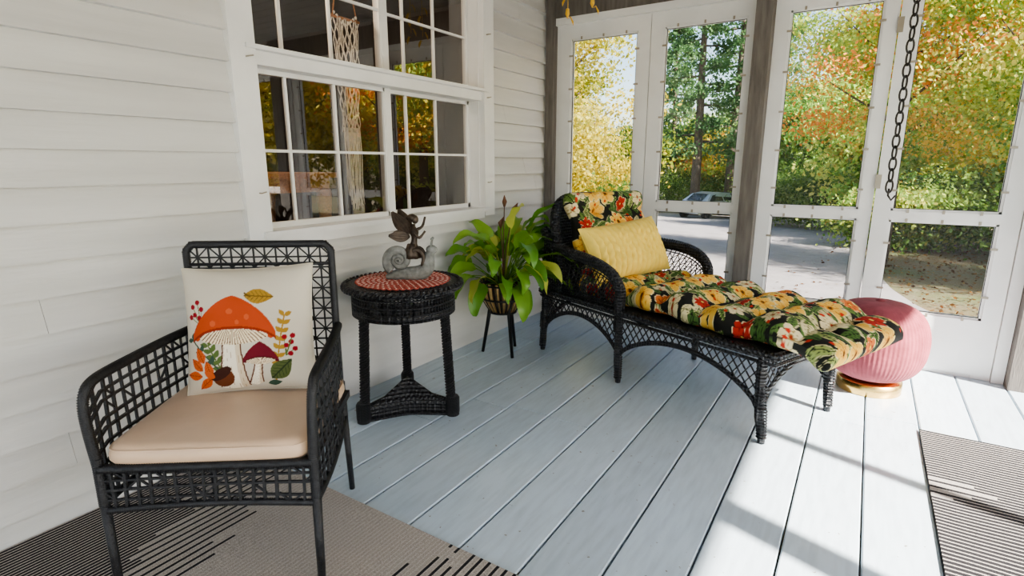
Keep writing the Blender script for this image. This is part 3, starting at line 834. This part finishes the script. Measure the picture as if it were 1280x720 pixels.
for sg in (-1,1):
    mb=MB()
    y0=edge(sg,.2); dz=-.03 if sg<0 else -.005; dx=-.02 if sg<0 else 0
    path=smooth([(.0,y0,.80),(.07,y0+sg*.005,.735),(.2,y0+sg*.012,.705+dz*.3),(.4,y0+sg*.02,.70+dz*.8),(.54+dx,y0+sg*.02,.685+dz),(.64+dx,y0+sg*.015,.645+dz),(.69+dx,y0+sg*.01,.58+dz),(.69+dx,y0,.50),(.665,y0,.42)],40)
    mb.tube(path,[.026]*41,10)
    for k in range(4):
        pts=[];
        for i in range(281):
            t=i/280*40; a=int(min(t,39)); f=t-a; p=path[a].lerp(path[a+1],f)
            w=i*.42+k*2*pi/4; tt=(path[a+1]-path[a]).normalized(); nn=Vector((0,1,0)); bb=tt.cross(nn)
            pts.append(p+nn*.025*math.cos(w)+bb*.025*math.sin(w))
        mb.tube(pts,.0070,5)
    def sp(u,v,sg=sg,path=path):
        t=u*36; a=int(min(t,39)); p=path[a].lerp(path[a+1],t-a)
        b=Vector((-.0+.66*u,y0,.42)); return b.lerp(p,v)
    for i in range(31): mb.tube([sp(i/30,j/5) for j in range(6)],.0034,4)
    for j in [0,.05,.10,.15,.82,.88,.94]: mb.tube([sp(i/30,j) for i in range(31)],.0042,4)
    for i in range(30):
        for j in range(6):
            p0,p1=(sp(i/30,.15+j*.108),sp((i+1)/30,.15+(j+1)*.108)) if (i+j)%2 else (sp((i+1)/30,.15+j*.108),sp(i/30,.15+(j+1)*.108))
            mb.tube([p0,p1],.0028,4)
    part(cs,'armrest',mb,[M_wick])
mb=MB()
def bkp(u,v):
    s_=(u-.5)*2; y=.03+s_*.355
    zt=.985-.16*abs(s_)**3.2
    z=.40+(zt-.40)*v
    x=.20-(z-.43)*.40+.10*abs(s_)**3*(.35+.65*v)*1.0-.03
    return Vector((x,y,z))
mb.grid(lambda u,v:bkp(u,v),40,24); mb.grid(lambda u,v:bkp(u,v)+Vector((-.02,0,0)),40,24,flip=True)
for i in range(49): mb.tube([bkp(i/48,j/8)+Vector((-.022,0,0)) for j in range(9)],.005,4)
for j in range(30): mb.tube([bkp(i/24,j/29)+Vector((-.026,0,0)) for i in range(25)],.004,4)
rim=[bkp(0,v) for v in [.2,.4,.6,.8]]+[bkp(i/24,1) for i in range(25)]+[bkp(1,v) for v in [.8,.6,.4,.2]]
rim=[p+Vector((-.01,0,0)) for p in rim]
mb.tube(rim,.030,10)
rr=smooth(rim,300)
for k in range(3):
    pts=[]
    for i in range(300):
        tt=(rr[i+1]-rr[i]).normalized(); nn=Vector((1,0,0)); bb=tt.cross(nn).normalized(); w=i*.38+k*2*pi/3
        pts.append(rr[i]+nn*.028*math.cos(w)+bb*.028*math.sin(w))
    mb.tube(pts,.008,5)
part(cs,'backrest',mb,[M_wick])

def floral(X,Y,seed,n):
    R=random.Random(seed); P=Paint(X,Y,(.12,.12,.10))
    x0,x1,y0,y1=X.min(),X.max(),Y.min(),Y.max()
    YEL=((.92,.74,.33),(.80,.52,.17),(.35,.2,.05)); RED=((.70,.20,.15),(.44,.08,.08),(.93,.8,.4)); CRE=((.86,.80,.63),(.62,.54,.34),(.6,.2,.1)); ORA=((.82,.46,.22),(.6,.22,.08),(.95,.8,.3))
    for i in range(int(n*4.5)):
        cx,cy=R.uniform(x0,x1),R.uniform(y0,y1)
        c=R.choice(((.40,.50,.24),(.30,.42,.20),(.57,.62,.36),(.80,.76,.58),(.36,.47,.24)))
        P.leaf(cx,cy,R.uniform(.07,.13),R.uniform(.013,.024),R.uniform(0,6.3),c,vein=(.10,.13,.07) if c[0]<.7 else (.4,.4,.25),out=(.82,.78,.60) if R.random()<.5 else None)
    pts=[];tries=0
    while len(pts)<n and tries<16000:
        tries+=1; q=(R.uniform(x0,x1),R.uniform(y0,y1))
        if all(math.hypot(q[0]-a[0],q[1]-a[1])>.102 for a in pts): pts.append(q)
    kinds=(YEL,RED,YEL,CRE,YEL,CRE,RED,YEL,ORA)
    for i,(cx,cy) in enumerate(pts):
        t=kinds[i%9]; R_=R.uniform(.052,.074) if t is YEL else R.uniform(.038,.052)
        P.flower(cx,cy,R_,R.uniform(0,6),*t,n=R.choice((5,5,6,7)))
    for i in range(n):
        cx,cy=R.uniform(x0,x1),R.uniform(y0,y1); P.ell(cx,cy,.008,.008,0,(.76,.22,.14)); 
    return P.C
def pad(LX,WY,T,NX,NY,base,seed,nf,path,amp=1.0,tl=.24):
    mb=MB(); sx=np.linspace(0,LX,NX+1); sy=np.linspace(-WY/2,WY/2,NY+1)
    XX,YY=np.meshgrid(sx,sy,indexing='ij'); C=floral(XX,YY,seed,nf)
    for side in (1,-1):
        o=len(mb.v)
        for i,s_ in enumerate(sx):
            x,z,a=path(s_); nx,nz=-math.sin(a),math.cos(a)
            for j,y in enumerate(sy):
                e1=min(s_,LX-s_)/.06; e2=(WY/2-abs(y))/.06
                pr=min(1,max(0,1-(1-min(1,e1))**2.2))**.5*min(1,max(0,1-(1-min(1,e2))**2.2))**.5
                t=T/2*pr
                yy=y+.014*math.sin(s_*26)*(y/(WY/2))
                if side==1:
                    du=((s_-.13)/tl+.5)%1-.5; dv=((y-.11)/.22+.5)%1-.5
                    rd=math.hypot(du*tl,dv*.22)
                    t-=amp*(.048*math.exp(-(rd/.036)**1.3)+.020*math.exp(-abs(du*tl)/.02)+.009*math.exp(-abs(dv*.22)/.02))*pr
                    t+=amp*(-.008*math.cos(du*2*pi)+.007*math.sin(s_*13+1)*math.sin(y*11))*pr
                    t+=amp*.005*math.sin(s_*38+y*9)*math.sin(y*31-s_*7)*pr
                h=T/2+side*t
                mb.v.append((x+nx*h,base+yy,z+nz*h)); mb.c.append(tuple(C[i,j]))
        for i in range(NX):
            for j in range(NY):
                a_=o+i*(NY+1)+j;q=(a_,a_+NY+1,a_+NY+2,a_+1); mb.f.append(q if side==1 else q[::-1]); mb.m.append(0); mb.s.append(True)
    return mb
def seatpath(s_):
    x=.26+s_; z=.428
    xb=1.54
    if x<=xb: return x,z+.008*math.sin(x*9),0
    d=x-xb; r=.22; a=min(d/r,.62); 
    X=xb+r*math.sin(a); Z=z+.007-r*(1-math.cos(a)); 
    ex=max(0,d-r*.62); X+=ex*math.cos(.62); Z-=ex*math.sin(.62)
    return X,Z,-a
mb=pad(1.47,.68,.122,370,172,.062,3,104,seatpath,1.25)
o=obj('chaise_seat_cushion',mb.mesh('chaise_seat_cushion',[M_fab],True),None,tuple(CO),(0,0,RZ),'long black floral print cushion draped over chaise foot','cushion')
def backpath(s_):
    a=math.radians(-67); x0,z0=.065,1.00
    return x0+s_*math.cos(a),z0+s_*math.sin(a),a
mb=pad(.52,.62,.12,140,160,.04,11,38,backpath)
o=obj('chaise_back_cushion',mb.mesh('chaise_back_cushion',[M_fab],True),None,tuple(CO),(0,0,RZ),'black floral print back cushion with white tag on chaise','cushion')
mt=MB(); mt.box((.095,-.01,.99),(.099,.035,1.02)); part(o,'tag',mt,[M_tag])
mb=pillow_mb(.65,.36,.21,280,None,ruche=.024)
Mloc=Matrix.Translation((.350,.04,.685))@Matrix.Rotation(pi/2,4,'Z')@Matrix.Rotation(math.radians(-26),4,'X')@Matrix.Rotation(math.radians(-4),4,'Y')
o=obj('lumbar_pillow',mb.mesh('lumbar_pillow',[M_yel]),None,label='yellow ruched rectangular pillow leaning on chaise back cushion',cat='pillow')
o.matrix_world=Matrix.Translation(CO)@Matrix.Rotation(RZ,4,'Z')@Mloc

# ---------------------------------------------------------------- pouf
pf=thing('velvet_pouf','round dusty rose pleated velvet pouf on gold base','pouf',(2.325,3.43,0),0)
mb=MB(); mb.lathe([(0,0),(.150,0),(.153,.004),(.153,.062),(.145,.066),(0,.066)],48,cap=False); part(pf,'base',mb,[M_gold])
mb=MB(); prof=[]
for i in range(33):
    a=-pi/2+pi*i/32; r=.242*math.copysign(abs(math.cos(a))**.62,math.cos(a)); z=.280+.213*math.copysign(abs(math.sin(a))**.9,math.sin(a)); prof.append((max(r,.001),z))
mb.lathe(prof,432,rib=.0045,ribn=72); mb.ell((0,0,.494),(.022,.022,.010),16)
part(pf,'cushion_body',mb,[M_pink])

# ---------------------------------------------------------------- rugs
def rug(name,x0,x1,y0,y1,m,label):
    mb=MB()
    mb.grid(lambda u,v:(x0+(x1-x0)*u,y0+(y1-y0)*v,.008+.0015*math.sin(u*23)*math.sin(v*17)),40,40)
    loopp=[(x0,y0),(x1,y0),(x1,y1),(x0,y1)]
    mb.add([(x,y,.009) for x,y in loopp]+[(x,y,.0005) for x,y in loopp],[(0,4,5,1),(1,5,6,2),(2,6,7,3),(3,7,4,0)],0,False)
    return obj(name,mb.mesh(name,[m]),None,label=label,cat='rug')
rug('area_rug',.03,1.75,-.9,1.19,rugmat('flatweave_beige_black','x',.0150,.80,1.15,1.35,2.2,.66,1.05,.66,(.56,.50,.44),(.014,.012,.014)),'beige and black geometric flatwoven rug under armchair')
rug('runner_rug',2.53,3.75,.9,2.97,rugmat('flatweave_black_beige','y',.022,2.40,2.45,1.5,1.1,.0,.38,.72,(.46,.42,.385),(.012,.011,.014)),'black and beige striped flatwoven rug near screen door')

# ---------------------------------------------------------------- chain & ornaments
mb=MB(); z=ZC; i=0
while z>1.11:
    L=.028;W=.014
    pts=[]
    for k in range(14):
        a=2*pi*k/14; q_=(W*math.cos(a),0,L*math.sin(a)); 
        if i%2: q_=(0,q_[0],q_[2])
        pts.append((q_[0],q_[1],z-L+q_[2]))
    mb.tube(pts,.0038,6,closed=True); z-=.047; i+=1
mb.tube([(0,0,z+.01),(0,0,z-.02),(.015,0,z-.04),(.03,0,z-.02)],.004,6)
obj('hanging_chain',mb.mesh('hanging_chain',[mat('dark_steel',(.05,.045,.04),.45,.7,var=.3)]),None,(2.275,2.9,0),(0,0,.5),'dark steel link chain hanging from porch ceiling','chain')
M_orn=mat('yellow_ornament_leaf',(.75,.45,.05),.6,var=.2)
for (x,y,zb) in ((.50,3.3,2.05),(.65,3.34,2.10)):
    mb=MB(); mb.tube([(0,0,ZC),(0,0,zb+.06)],.002,5)
    for k in range(5):
        zz=zb+.03+k*.055; a=k*2.1
        mb.tube([(0,0,zz),(.02*math.cos(a),.02*math.sin(a),zz+.008),(.035*math.cos(a),.035*math.sin(a),zz-.02),(.04*math.cos(a),.04*math.sin(a),zz-.045)],[.002,.010,.014,.001],6,flat=.3)
    obj('hanging_ornament',mb.mesh('hanging_ornament',[M_orn]),None,(x,y,0),label='string of small yellow leaves hanging from ceiling',cat='ornament',group='hanging leaf strings')

# ---------------------------------------------------------------- inside room things
mh=thing('macrame_hanging','cream knotted macrame hanging seen through window','macrame hanging',(-.18,2.12,0),0)
mb=MB(); mb.tube([(0,-.095,1.93),(0,.095,1.93)],.007,8); mb.tube([(0,0,2.3),(0,-.08,1.93)],.004,5); mb.tube([(0,0,2.3),(0,.08,1.93)],.004,5); mb.tube([(0,0,2.44),(0,0,2.3)],.004,5)
part(mh,'dowel',mb,[M_wood])
mb=MB()
for k in range(10):
    y=-.081+.018*k
    for s_ in (0,1):
        pts=[]
        for j in range(25):
            z=1.93-j*.0235; w=1-.35*min(1,j/20)
            pts.append((.006*math.sin(j*1.2+k+s_*pi),y*w+.010*math.sin(j*.75+s_*pi+(k%2)*pi/2),z))
        mb.tube(pts,.0024,5)
    for s_ in (0,1):
        ln=random.uniform(0,.10); y1=y*.63+s_*.006
        mb.tube([(0,y1,1.39),(.004,y1+random.uniform(-.008,.008),1.25),(0,y1+random.uniform(-.012,.012),1.10),(0,y1+random.uniform(-.02,.02),.94+ln)],.0026,5)
for zz in (1.90,1.66,1.42):
    for k in range(9): mb.ell((.002,(-.072+k*.018)*(1 if zz>1.5 else .72),zz+abs(k-4)*.012),(.007,.007,.009),8)
part(mh,'knotted_cords',mb,[M_cord])
it=thing('wooden_table','brown wooden table inside the room behind the window','table',(-.85,1.80,0),0)
mb=MB(); mb.box((-.35,-.50,1.12),(.35,.50,1.15)); mb.box((-.30,-.45,1.04),(.30,.45,1.12)); part(it,'table_top',mb,[M_wood])
for sx_ in (-.28,.28):
    for sy_ in (-.42,.42):
        mb=MB(); mb.lathe([(.03,0),(.025,.3),(.045,.5),(.03,.8),(.045,1.0),(.045,1.05)],12,c=(sx_,sy_,0)); part(it,'leg',mb,[M_wood])
base=None
for i in range(9):
    if base is None:
        mb=MB(); mb.lathe([(.014,0),(.014,.008),(.007,.018),(.006,.038),(.009,.044),(.004,.048)],12,cap=True); mb.ell((0,0,.053),(.009,.009,.009),10); base=mb.mesh('chess_piece',[mat('pale_wood',(.40,.26,.13),.5,var=.1)])
    obj('chess_piece',base,None,(-.62,1.36+i*.055,1.15),label='small pale wooden chess pawn on table indoors',cat='chess piece',group='chess pieces on the indoor table')
pl=bpy.data.lights.new('added_room_fill','POINT'); pl.energy=40; pl.color=(1,.8,.6); pl.shadow_soft_size=.15  # added warm fill without a fixture, brightens the dim room and macrame
po=bpy.data.objects.new('added_room_fill',pl); COL.objects.link(po); po.location=(-.8,1.4,2.25)

# ---------------------------------------------------------------- outdoors
def gz(y): return -.5-max(0,y-4)*.043
mb=MB(); mb.grid(lambda u,v:(-60+120*u,-40+130*v,gz(-40+130*v)),30,80)
struct('ground',mb,[M_ground],'leaf-strewn lawn outside the porch','ground')
poly=[(-14,5.0),(7,5.0),(5.2,5.9),(4.0,6.8),(3.35,7.9),(2.95,9.2),(2.7,10.6),(2.35,15),(1.9,23),(1.0,34),(-12,34)]
mb=MB()
def rightx(y):
    ps=poly[1:10]
    for (x1,y1),(x2,y2) in zip(ps[:-1],ps[1:]):
        if y1<=y<=y2: return x1+(x2-x1)*(y-y1)/(y2-y1)
    return 1
mb.grid(lambda u,v:(-14+(rightx(5+29*v)+14)*u,5+29*v,gz(5+29*v)+.02),20,90)
struct('driveway',mb,[M_asph],'grey asphalt driveway outside the porch','driveway')
def quads(name,P,size,cols,matl,flat=False,seed=0):
    r=np.random.default_rng(seed); n=len(P)
    a=r.normal(size=(n,3)); 
    if flat: a[:,2]*=.15
    a/=np.linalg.norm(a,axis=1)[:,None]
    b=r.normal(size=(n,3)); 
    if flat: b[:,2]*=.15
    b-=a*(a*b).sum(1)[:,None]; b/=np.linalg.norm(b,axis=1)[:,None]
    s=size*r.uniform(.6,1.3,(n,1))
    V=np.stack([P-a*s,P-b*s*.65,P+a*s,P+b*s*.65],1).reshape(-1,3)
    me=bpy.data.meshes.new(name); me.vertices.add(4*n); me.vertices.foreach_set('co',V.astype(np.float32).ravel())
    me.loops.add(4*n); me.loops.foreach_set('vertex_index',np.arange(4*n,dtype=np.int32))
    me.polygons.add(n); me.polygons.foreach_set('loop_start',np.arange(n,dtype=np.int32)*4); me.polygons.foreach_set('loop_total',np.full(n,4,dtype=np.int32))
    me.materials.append(matl); me.update(calc_edges=True)
    ca=me.color_attributes.new('Col','FLOAT_COLOR','POINT'); C=np.ones((n,4),dtype=np.float32); C[:,:3]=cols
    ca.data.foreach_set('color',np.repeat(C,4,axis=0).ravel()); me.validate()
    return me
def pick(pal,w,n,r,clump=None,g=1.0):
    pal=np.minimum(np.array([lin(*p) for p in pal])*g,.95); w=np.array(w)/sum(w)
    if clump is None: i=r.choice(len(pal),n,p=w)
    else:
        ci=r.choice(len(pal),clump.max()+1,p=w); i=ci[clump]
        alt=r.uniform(0,1,n)<.08; i=np.where(alt,r.choice(len(pal),n,p=w),i)
    return pal[i]*r.uniform(.94,1.05,(n,1))
n=16000; px_=rng.uniform(1.0,14,n); py_=4.6+rng.uniform(0,1,n)**1.3*20
keep=(rng.uniform(0,1,n)<np.where(px_<np.array([rightx(max(5,min(33.9,y))) for y in py_]),.14,1.0)); px_,py_=px_[keep],py_[keep]
P=np.stack([px_,py_,-.5-np.maximum(0,py_-4)*.043+.035],1)
me=quads('fallen_leaves',P,.032,pick([(.50,.35,.18),(.40,.26,.15),(.60,.46,.24),(.32,.22,.14)],[3,3,1,2],len(P),rng,g=.8),M_fol,True,5)
obj('fallen_leaves',me,None,label='scattered brown and orange fallen leaves on lawn',cat='leaves',kind='stuff')

YELL=([(.93,.85,.36),(.88,.80,.30),(.78,.78,.32),(.92,.88,.48),(.60,.66,.26)],[4,3,2.5,2,2])
ORNG=([(.95,.78,.36),(.93,.60,.30),(.92,.87,.44),(.78,.84,.42),(.60,.72,.36)],[2.2,2.2,4,5,4.5])
GRYL=([(.62,.76,.38),(.78,.84,.44),(.90,.88,.48),(.48,.64,.30),(.92,.72,.38)],[4,4.5,3,2.6,1.0])
GREEN=([(.42,.56,.27),(.54,.67,.32),(.30,.43,.21),(.66,.75,.40)],[3,3,1.8,2])
PINE=([(.30,.43,.27),(.38,.51,.33),(.48,.58,.40)],[3,3,2])
def crown_pts(n,R,zc,clumps,r,cs_=.22,shell=.55):
    cc=r.normal(size=(clumps,3)); cc/=np.linalg.norm(cc,axis=1)[:,None]; cc*=r.uniform(shell,1,(clumps,1))
    k=r.integers(0,clumps,n); p=cc[k]+r.normal(size=(n,3))*cs_*np.array([1.3,1.3,.45])
    return p*np.array(R)+np.array([0,0,zc]),k
def tree(x,y,h,R,zc,pal,n,ls,seed,label,tr=.14,pine=False,cs_=.13,g=1.0):
    r=np.random.default_rng(seed); rr_=random.Random(seed); z0=gz(y)
    T=thing('tree',label,'tree',(x,y,z0-.05),rr_.uniform(0,6))
    mb=MB(); top=h*.93
    pts=[(math.sin(i*.9+seed)*.06*i/3,math.cos(i*.7+seed)*.06*i/3,top*i/8) for i in range(9)]
    mb.tube(pts,[tr*(1.15-i/8*.95) for i in range(9)],8)
    for i in range(14 if not pine else 34):
        t=.35+.6*i/14 if not pine else .22+.75*i/34
        a=i*2.4+seed; L=R[0]*(.75 if not pine else .95*(1.15-t)); b=Vector((0,0,top*t))
        up=.55 if not pine else -.05
        mb.tube([b,b+Vector((math.cos(a)*L*.5,math.sin(a)*L*.5,L*up*.5)),b+Vector((math.cos(a)*L,math.sin(a)*L,L*up*1.15))],[tr*.35*(1.1-t)+.01,tr*.2*(1.1-t)+.008,.006],5)
    part(T,'trunk',mb,[M_bark])
    if pine:
        nb=34; k=r.integers(0,nb,n); t=.22+.75*k/nb; az=k*2.4+seed+r.normal(size=n)*.28
        L=R[0]*.95*(1.15-t)*r.uniform(.35,1.08,n)
        P=np.stack([np.cos(az)*L,np.sin(az)*L,top*t-.05*L],1)+r.normal(size=(n,3))*np.array([.2,.2,.22])
    else:
        P,k=crown_pts(n,R,zc,int(50+R[0]*30),r,cs_,.35)
        m=P[:,2]>.25*zc; P,k=P[m],k[m]
    obj('foliage',quads('foliage',P,ls,pick(*pal,len(P),r,k,g),M_fol,False,seed),T); return T
tree(-2.9,9.3,5.5,(1.75,1.75,2.6),2.6,YELL,38000,.036,1,'bright yellow autumn tree close to the porch',g=.62)
tree(-6.3,12.5,7,(2.6,2.6,3.2),3.2,YELL,30000,.055,2,'yellow autumn tree beside the driveway',g=.62)
tree(2.6,14.0,7.5,(2.2,2.1,2.9),4.9,ORNG,42000,.038,3,'orange and yellow maple beside the driveway',.12,cs_=.14)
tree(5.0,13.6,8,(2.5,2.4,3.3),5.0,GRYL,50000,.042,4,'green and yellow maple on the leafy lawn',.15,cs_=.14)
tree(8.2,12.0,7,(2.6,2.4,3.0),4.2,ORNG,28000,.06,5,'orange tinged autumn tree on the lawn',.15)
tree(-6.3,33,19,(2.6,2.6,5),6,PINE,9000,.10,6,'tall sparse pine with bare lower trunk',.26,True)
tree(-4.9,35.5,20,(2.8,2.8,5),6,PINE,9000,.10,7,'tall sparse pine behind the driveway',.28,True)
tree(-2.6,32.0,17,(2.6,2.6,5),6,PINE,10000,.10,8,'tall dark pine behind the driveway',.24,True)
tree(-9.8,40,15,(2.8,2.8,5),6,PINE,7000,.12,9,'tall distant pine in the tree line',.24,True)
k=20
spec=[(-16,34,9,YELL),(-12,40,7,GREEN),(-8,42,7.5,GRYL),(-3.5,41,8.5,GREEN),(0.5,36,10,GRYL),(4.5,34,9,GREEN),(7.5,29,9,GRYL),(11,27,9,GRYL),(14.5,24,9,GREEN),
      (12,17,8,GRYL),(16,17,9,YELL),(13,10.5,7,YELL),(19,21,10,GREEN),(17,12,8,GRYL),(2.6,24,6.5,GRYL),(6.2,21,7,YELL),(9.5,20,8,GREEN),(22,14,9,YELL),(-6.6,39,7,ORNG),(-.5,30,7,GREEN)]
for x,y,h,pal in spec:
    k+=1; lb={id(YELL):'yellow autumn tree in the tree line',id(GREEN):'green leafy tree in the tree line',id(GRYL):'green and yellow tree in the tree line',id(ORNG):'orange autumn tree in the tree line'}[id(pal)]
    s_=min(1,h/8)
    tree(x,y,h,(3.0*s_,2.6*s_,h*.40),h*.54,pal,19000,.09,k,lb,.14,cs_=.15)
k=60
for x,y,s_,pal in ((-10.5,30,1.6,GREEN),(-.9,27,1.3,GREEN),(.9,26,1.5,GREEN),(2.8,18.5,1.0,GRYL),(4.2,19,1.3,GREEN),(6.4,17,1.3,GREEN),(8.6,16,1.5,GRYL),(3.2,28,2.0,GREEN),(5.5,26,2,GREEN),(10.5,14,1.3,GREEN),(-8.2,37,1.8,GREEN),(-5.5,38,1.8,GREEN),(-2.9,37,1.8,GRYL)):
    k+=1; r=np.random.default_rng(k)
    P,kk=crown_pts(11000,(s_*1.3,s_*1.1,s_*.9),s_*.85,60,r,.25,.3); m=P[:,2]>0; P,kk=P[m],kk[m]
    obj('shrub',quads('shrub',P,.06,pick(*pal,len(P),r,kk,.75),M_fol,False,k),None,(x,y,gz(y)),label='dense leafy green shrub below the trees',cat='shrub')
# car
car=thing('car','silver-blue parked sedan on the driveway','car',(-4.75,31.2,gz(31.2)+.02),math.radians(60))
M_car=mat('car_paint',(.42,.47,.52),.3,.4,var=.02); M_cg=mat('car_glass',(.03,.035,.04),.1,var=.05); M_ty=mat('tyre_rubber',(.02,.02,.02),.8,var=.1)
prof=[(-2.2,.35),(-2.25,.62),(-2.15,.86),(-1.5,.93),(-1.0,1.30),(-.3,1.40),(.5,1.35),(1.15,.96),(2.0,.84),(2.22,.62),(2.2,.35)]
mb=MB(); N=len(prof); vs=[]
for w,ins in ((-.85,.0),(-.62,1),(.62,1),(.85,0)):
    for x,z in prof: vs.append((x,w if z<1.0 or ins else w*.78,z))
fs=[]
for a in range(3):
    for i in range(N): fs.append((a*N+i,a*N+(i+1)%N,(a+1)*N+(i+1)%N,(a+1)*N+i))
fs+= [tuple(range(N))[::-1],tuple(3*N+i for i in range(N))]
mb.add(vs,fs,0,False); part(car,'body',mb,[M_car])
mb=MB()
for sy in (-1,1):
    for q_ in ([(-1.25,.96),(-.95,1.25),(-.3,1.34),(-.25,.96)],[(-.18,.96),(-.22,1.34),(.45,1.29),(.95,.98)]):
        mb.add([(x,sy*(.862-.19*max(0,(z-.95)/.40)),z) for x,z in q_],[(0,1,2,3)],0,False)
mb.add([(-1.5,-.55,.97),(-1.5,.55,.97),(-1.02,.5,1.32),(-1.02,-.5,1.32)],[(0,1,2,3)],0,False)
mb.add([(1.16,-.55,.99),(1.16,.55,.99),(.53,.5,1.37),(.53,-.5,1.37)],[(0,1,2,3)],0,False)
part(car,'windows',mb,[M_cg])
for x in (-1.35,1.35):
    for sy in (-1,1):
        mb=MB(); mb.lathe([(.0,-.1),(.30,-.1),(.32,-.07),(.32,.07),(.30,.1),(.18,.1),(.17,.08),(0,.08)],20,M=Matrix.Translation((x,sy*.78,.32))@Matrix.Rotation(-sy*pi/2,4,'X'),cap=False); part(car,'wheel',mb,[M_ty])

# ---------------------------------------------------------------- light
w=bpy.data.worlds.new('World'); S.world=w; w.use_nodes=True; nt=w.node_tree
bg=nt.nodes['Background']; sky=nt.nodes.new('ShaderNodeTexSky'); sky.sky_type='NISHITA'; sky.sun_disc=False
d=Vector((.956,-.294,0)).normalized(); el=math.radians(39)
sky.sun_elevation=el; sky.sun_rotation=math.atan2(d.x,d.y); sky.air_density=1.0; sky.dust_density=1.5
tint=nt.nodes.new('ShaderNodeMixRGB'); tint.blend_type='MULTIPLY'; tint.inputs[0].default_value=1; tint.inputs[2].default_value=(1.0,.965,.92,1)
lnk(nt,sky.outputs[0],tint.inputs[1]); lnk(nt,tint.outputs[0],bg.inputs[0]); bg.inputs[1].default_value=.44
sl=bpy.data.lights.new('sun','SUN'); sl.energy=28; sl.angle=math.radians(.9); sl.color=(1,.94,.85)
so=bpy.data.objects.new('sun',sl); COL.objects.link(so)
dirv=Vector((d.x*math.cos(el),d.y*math.cos(el),math.sin(el)))
so.rotation_euler=dirv.to_track_quat('Z','Y').to_euler(); so.location=(12,-4,10)
cd=bpy.data.cameras.new('camera'); cd.sensor_width=36; cd.lens=36*686/1280; cd.clip_end=300
co=bpy.data.objects.new('camera',cd); COL.objects.link(co); co.location=(2.2,0,1.2)
co.rotation_euler=(math.radians(90-12.73),0,math.radians(32.6)); S.camera=co
S.view_settings.view_transform='AgX'
try: S.view_settings.look='AgX - Medium High Contrast'
except Exception as e: print(e)
S.view_settings.exposure=.15
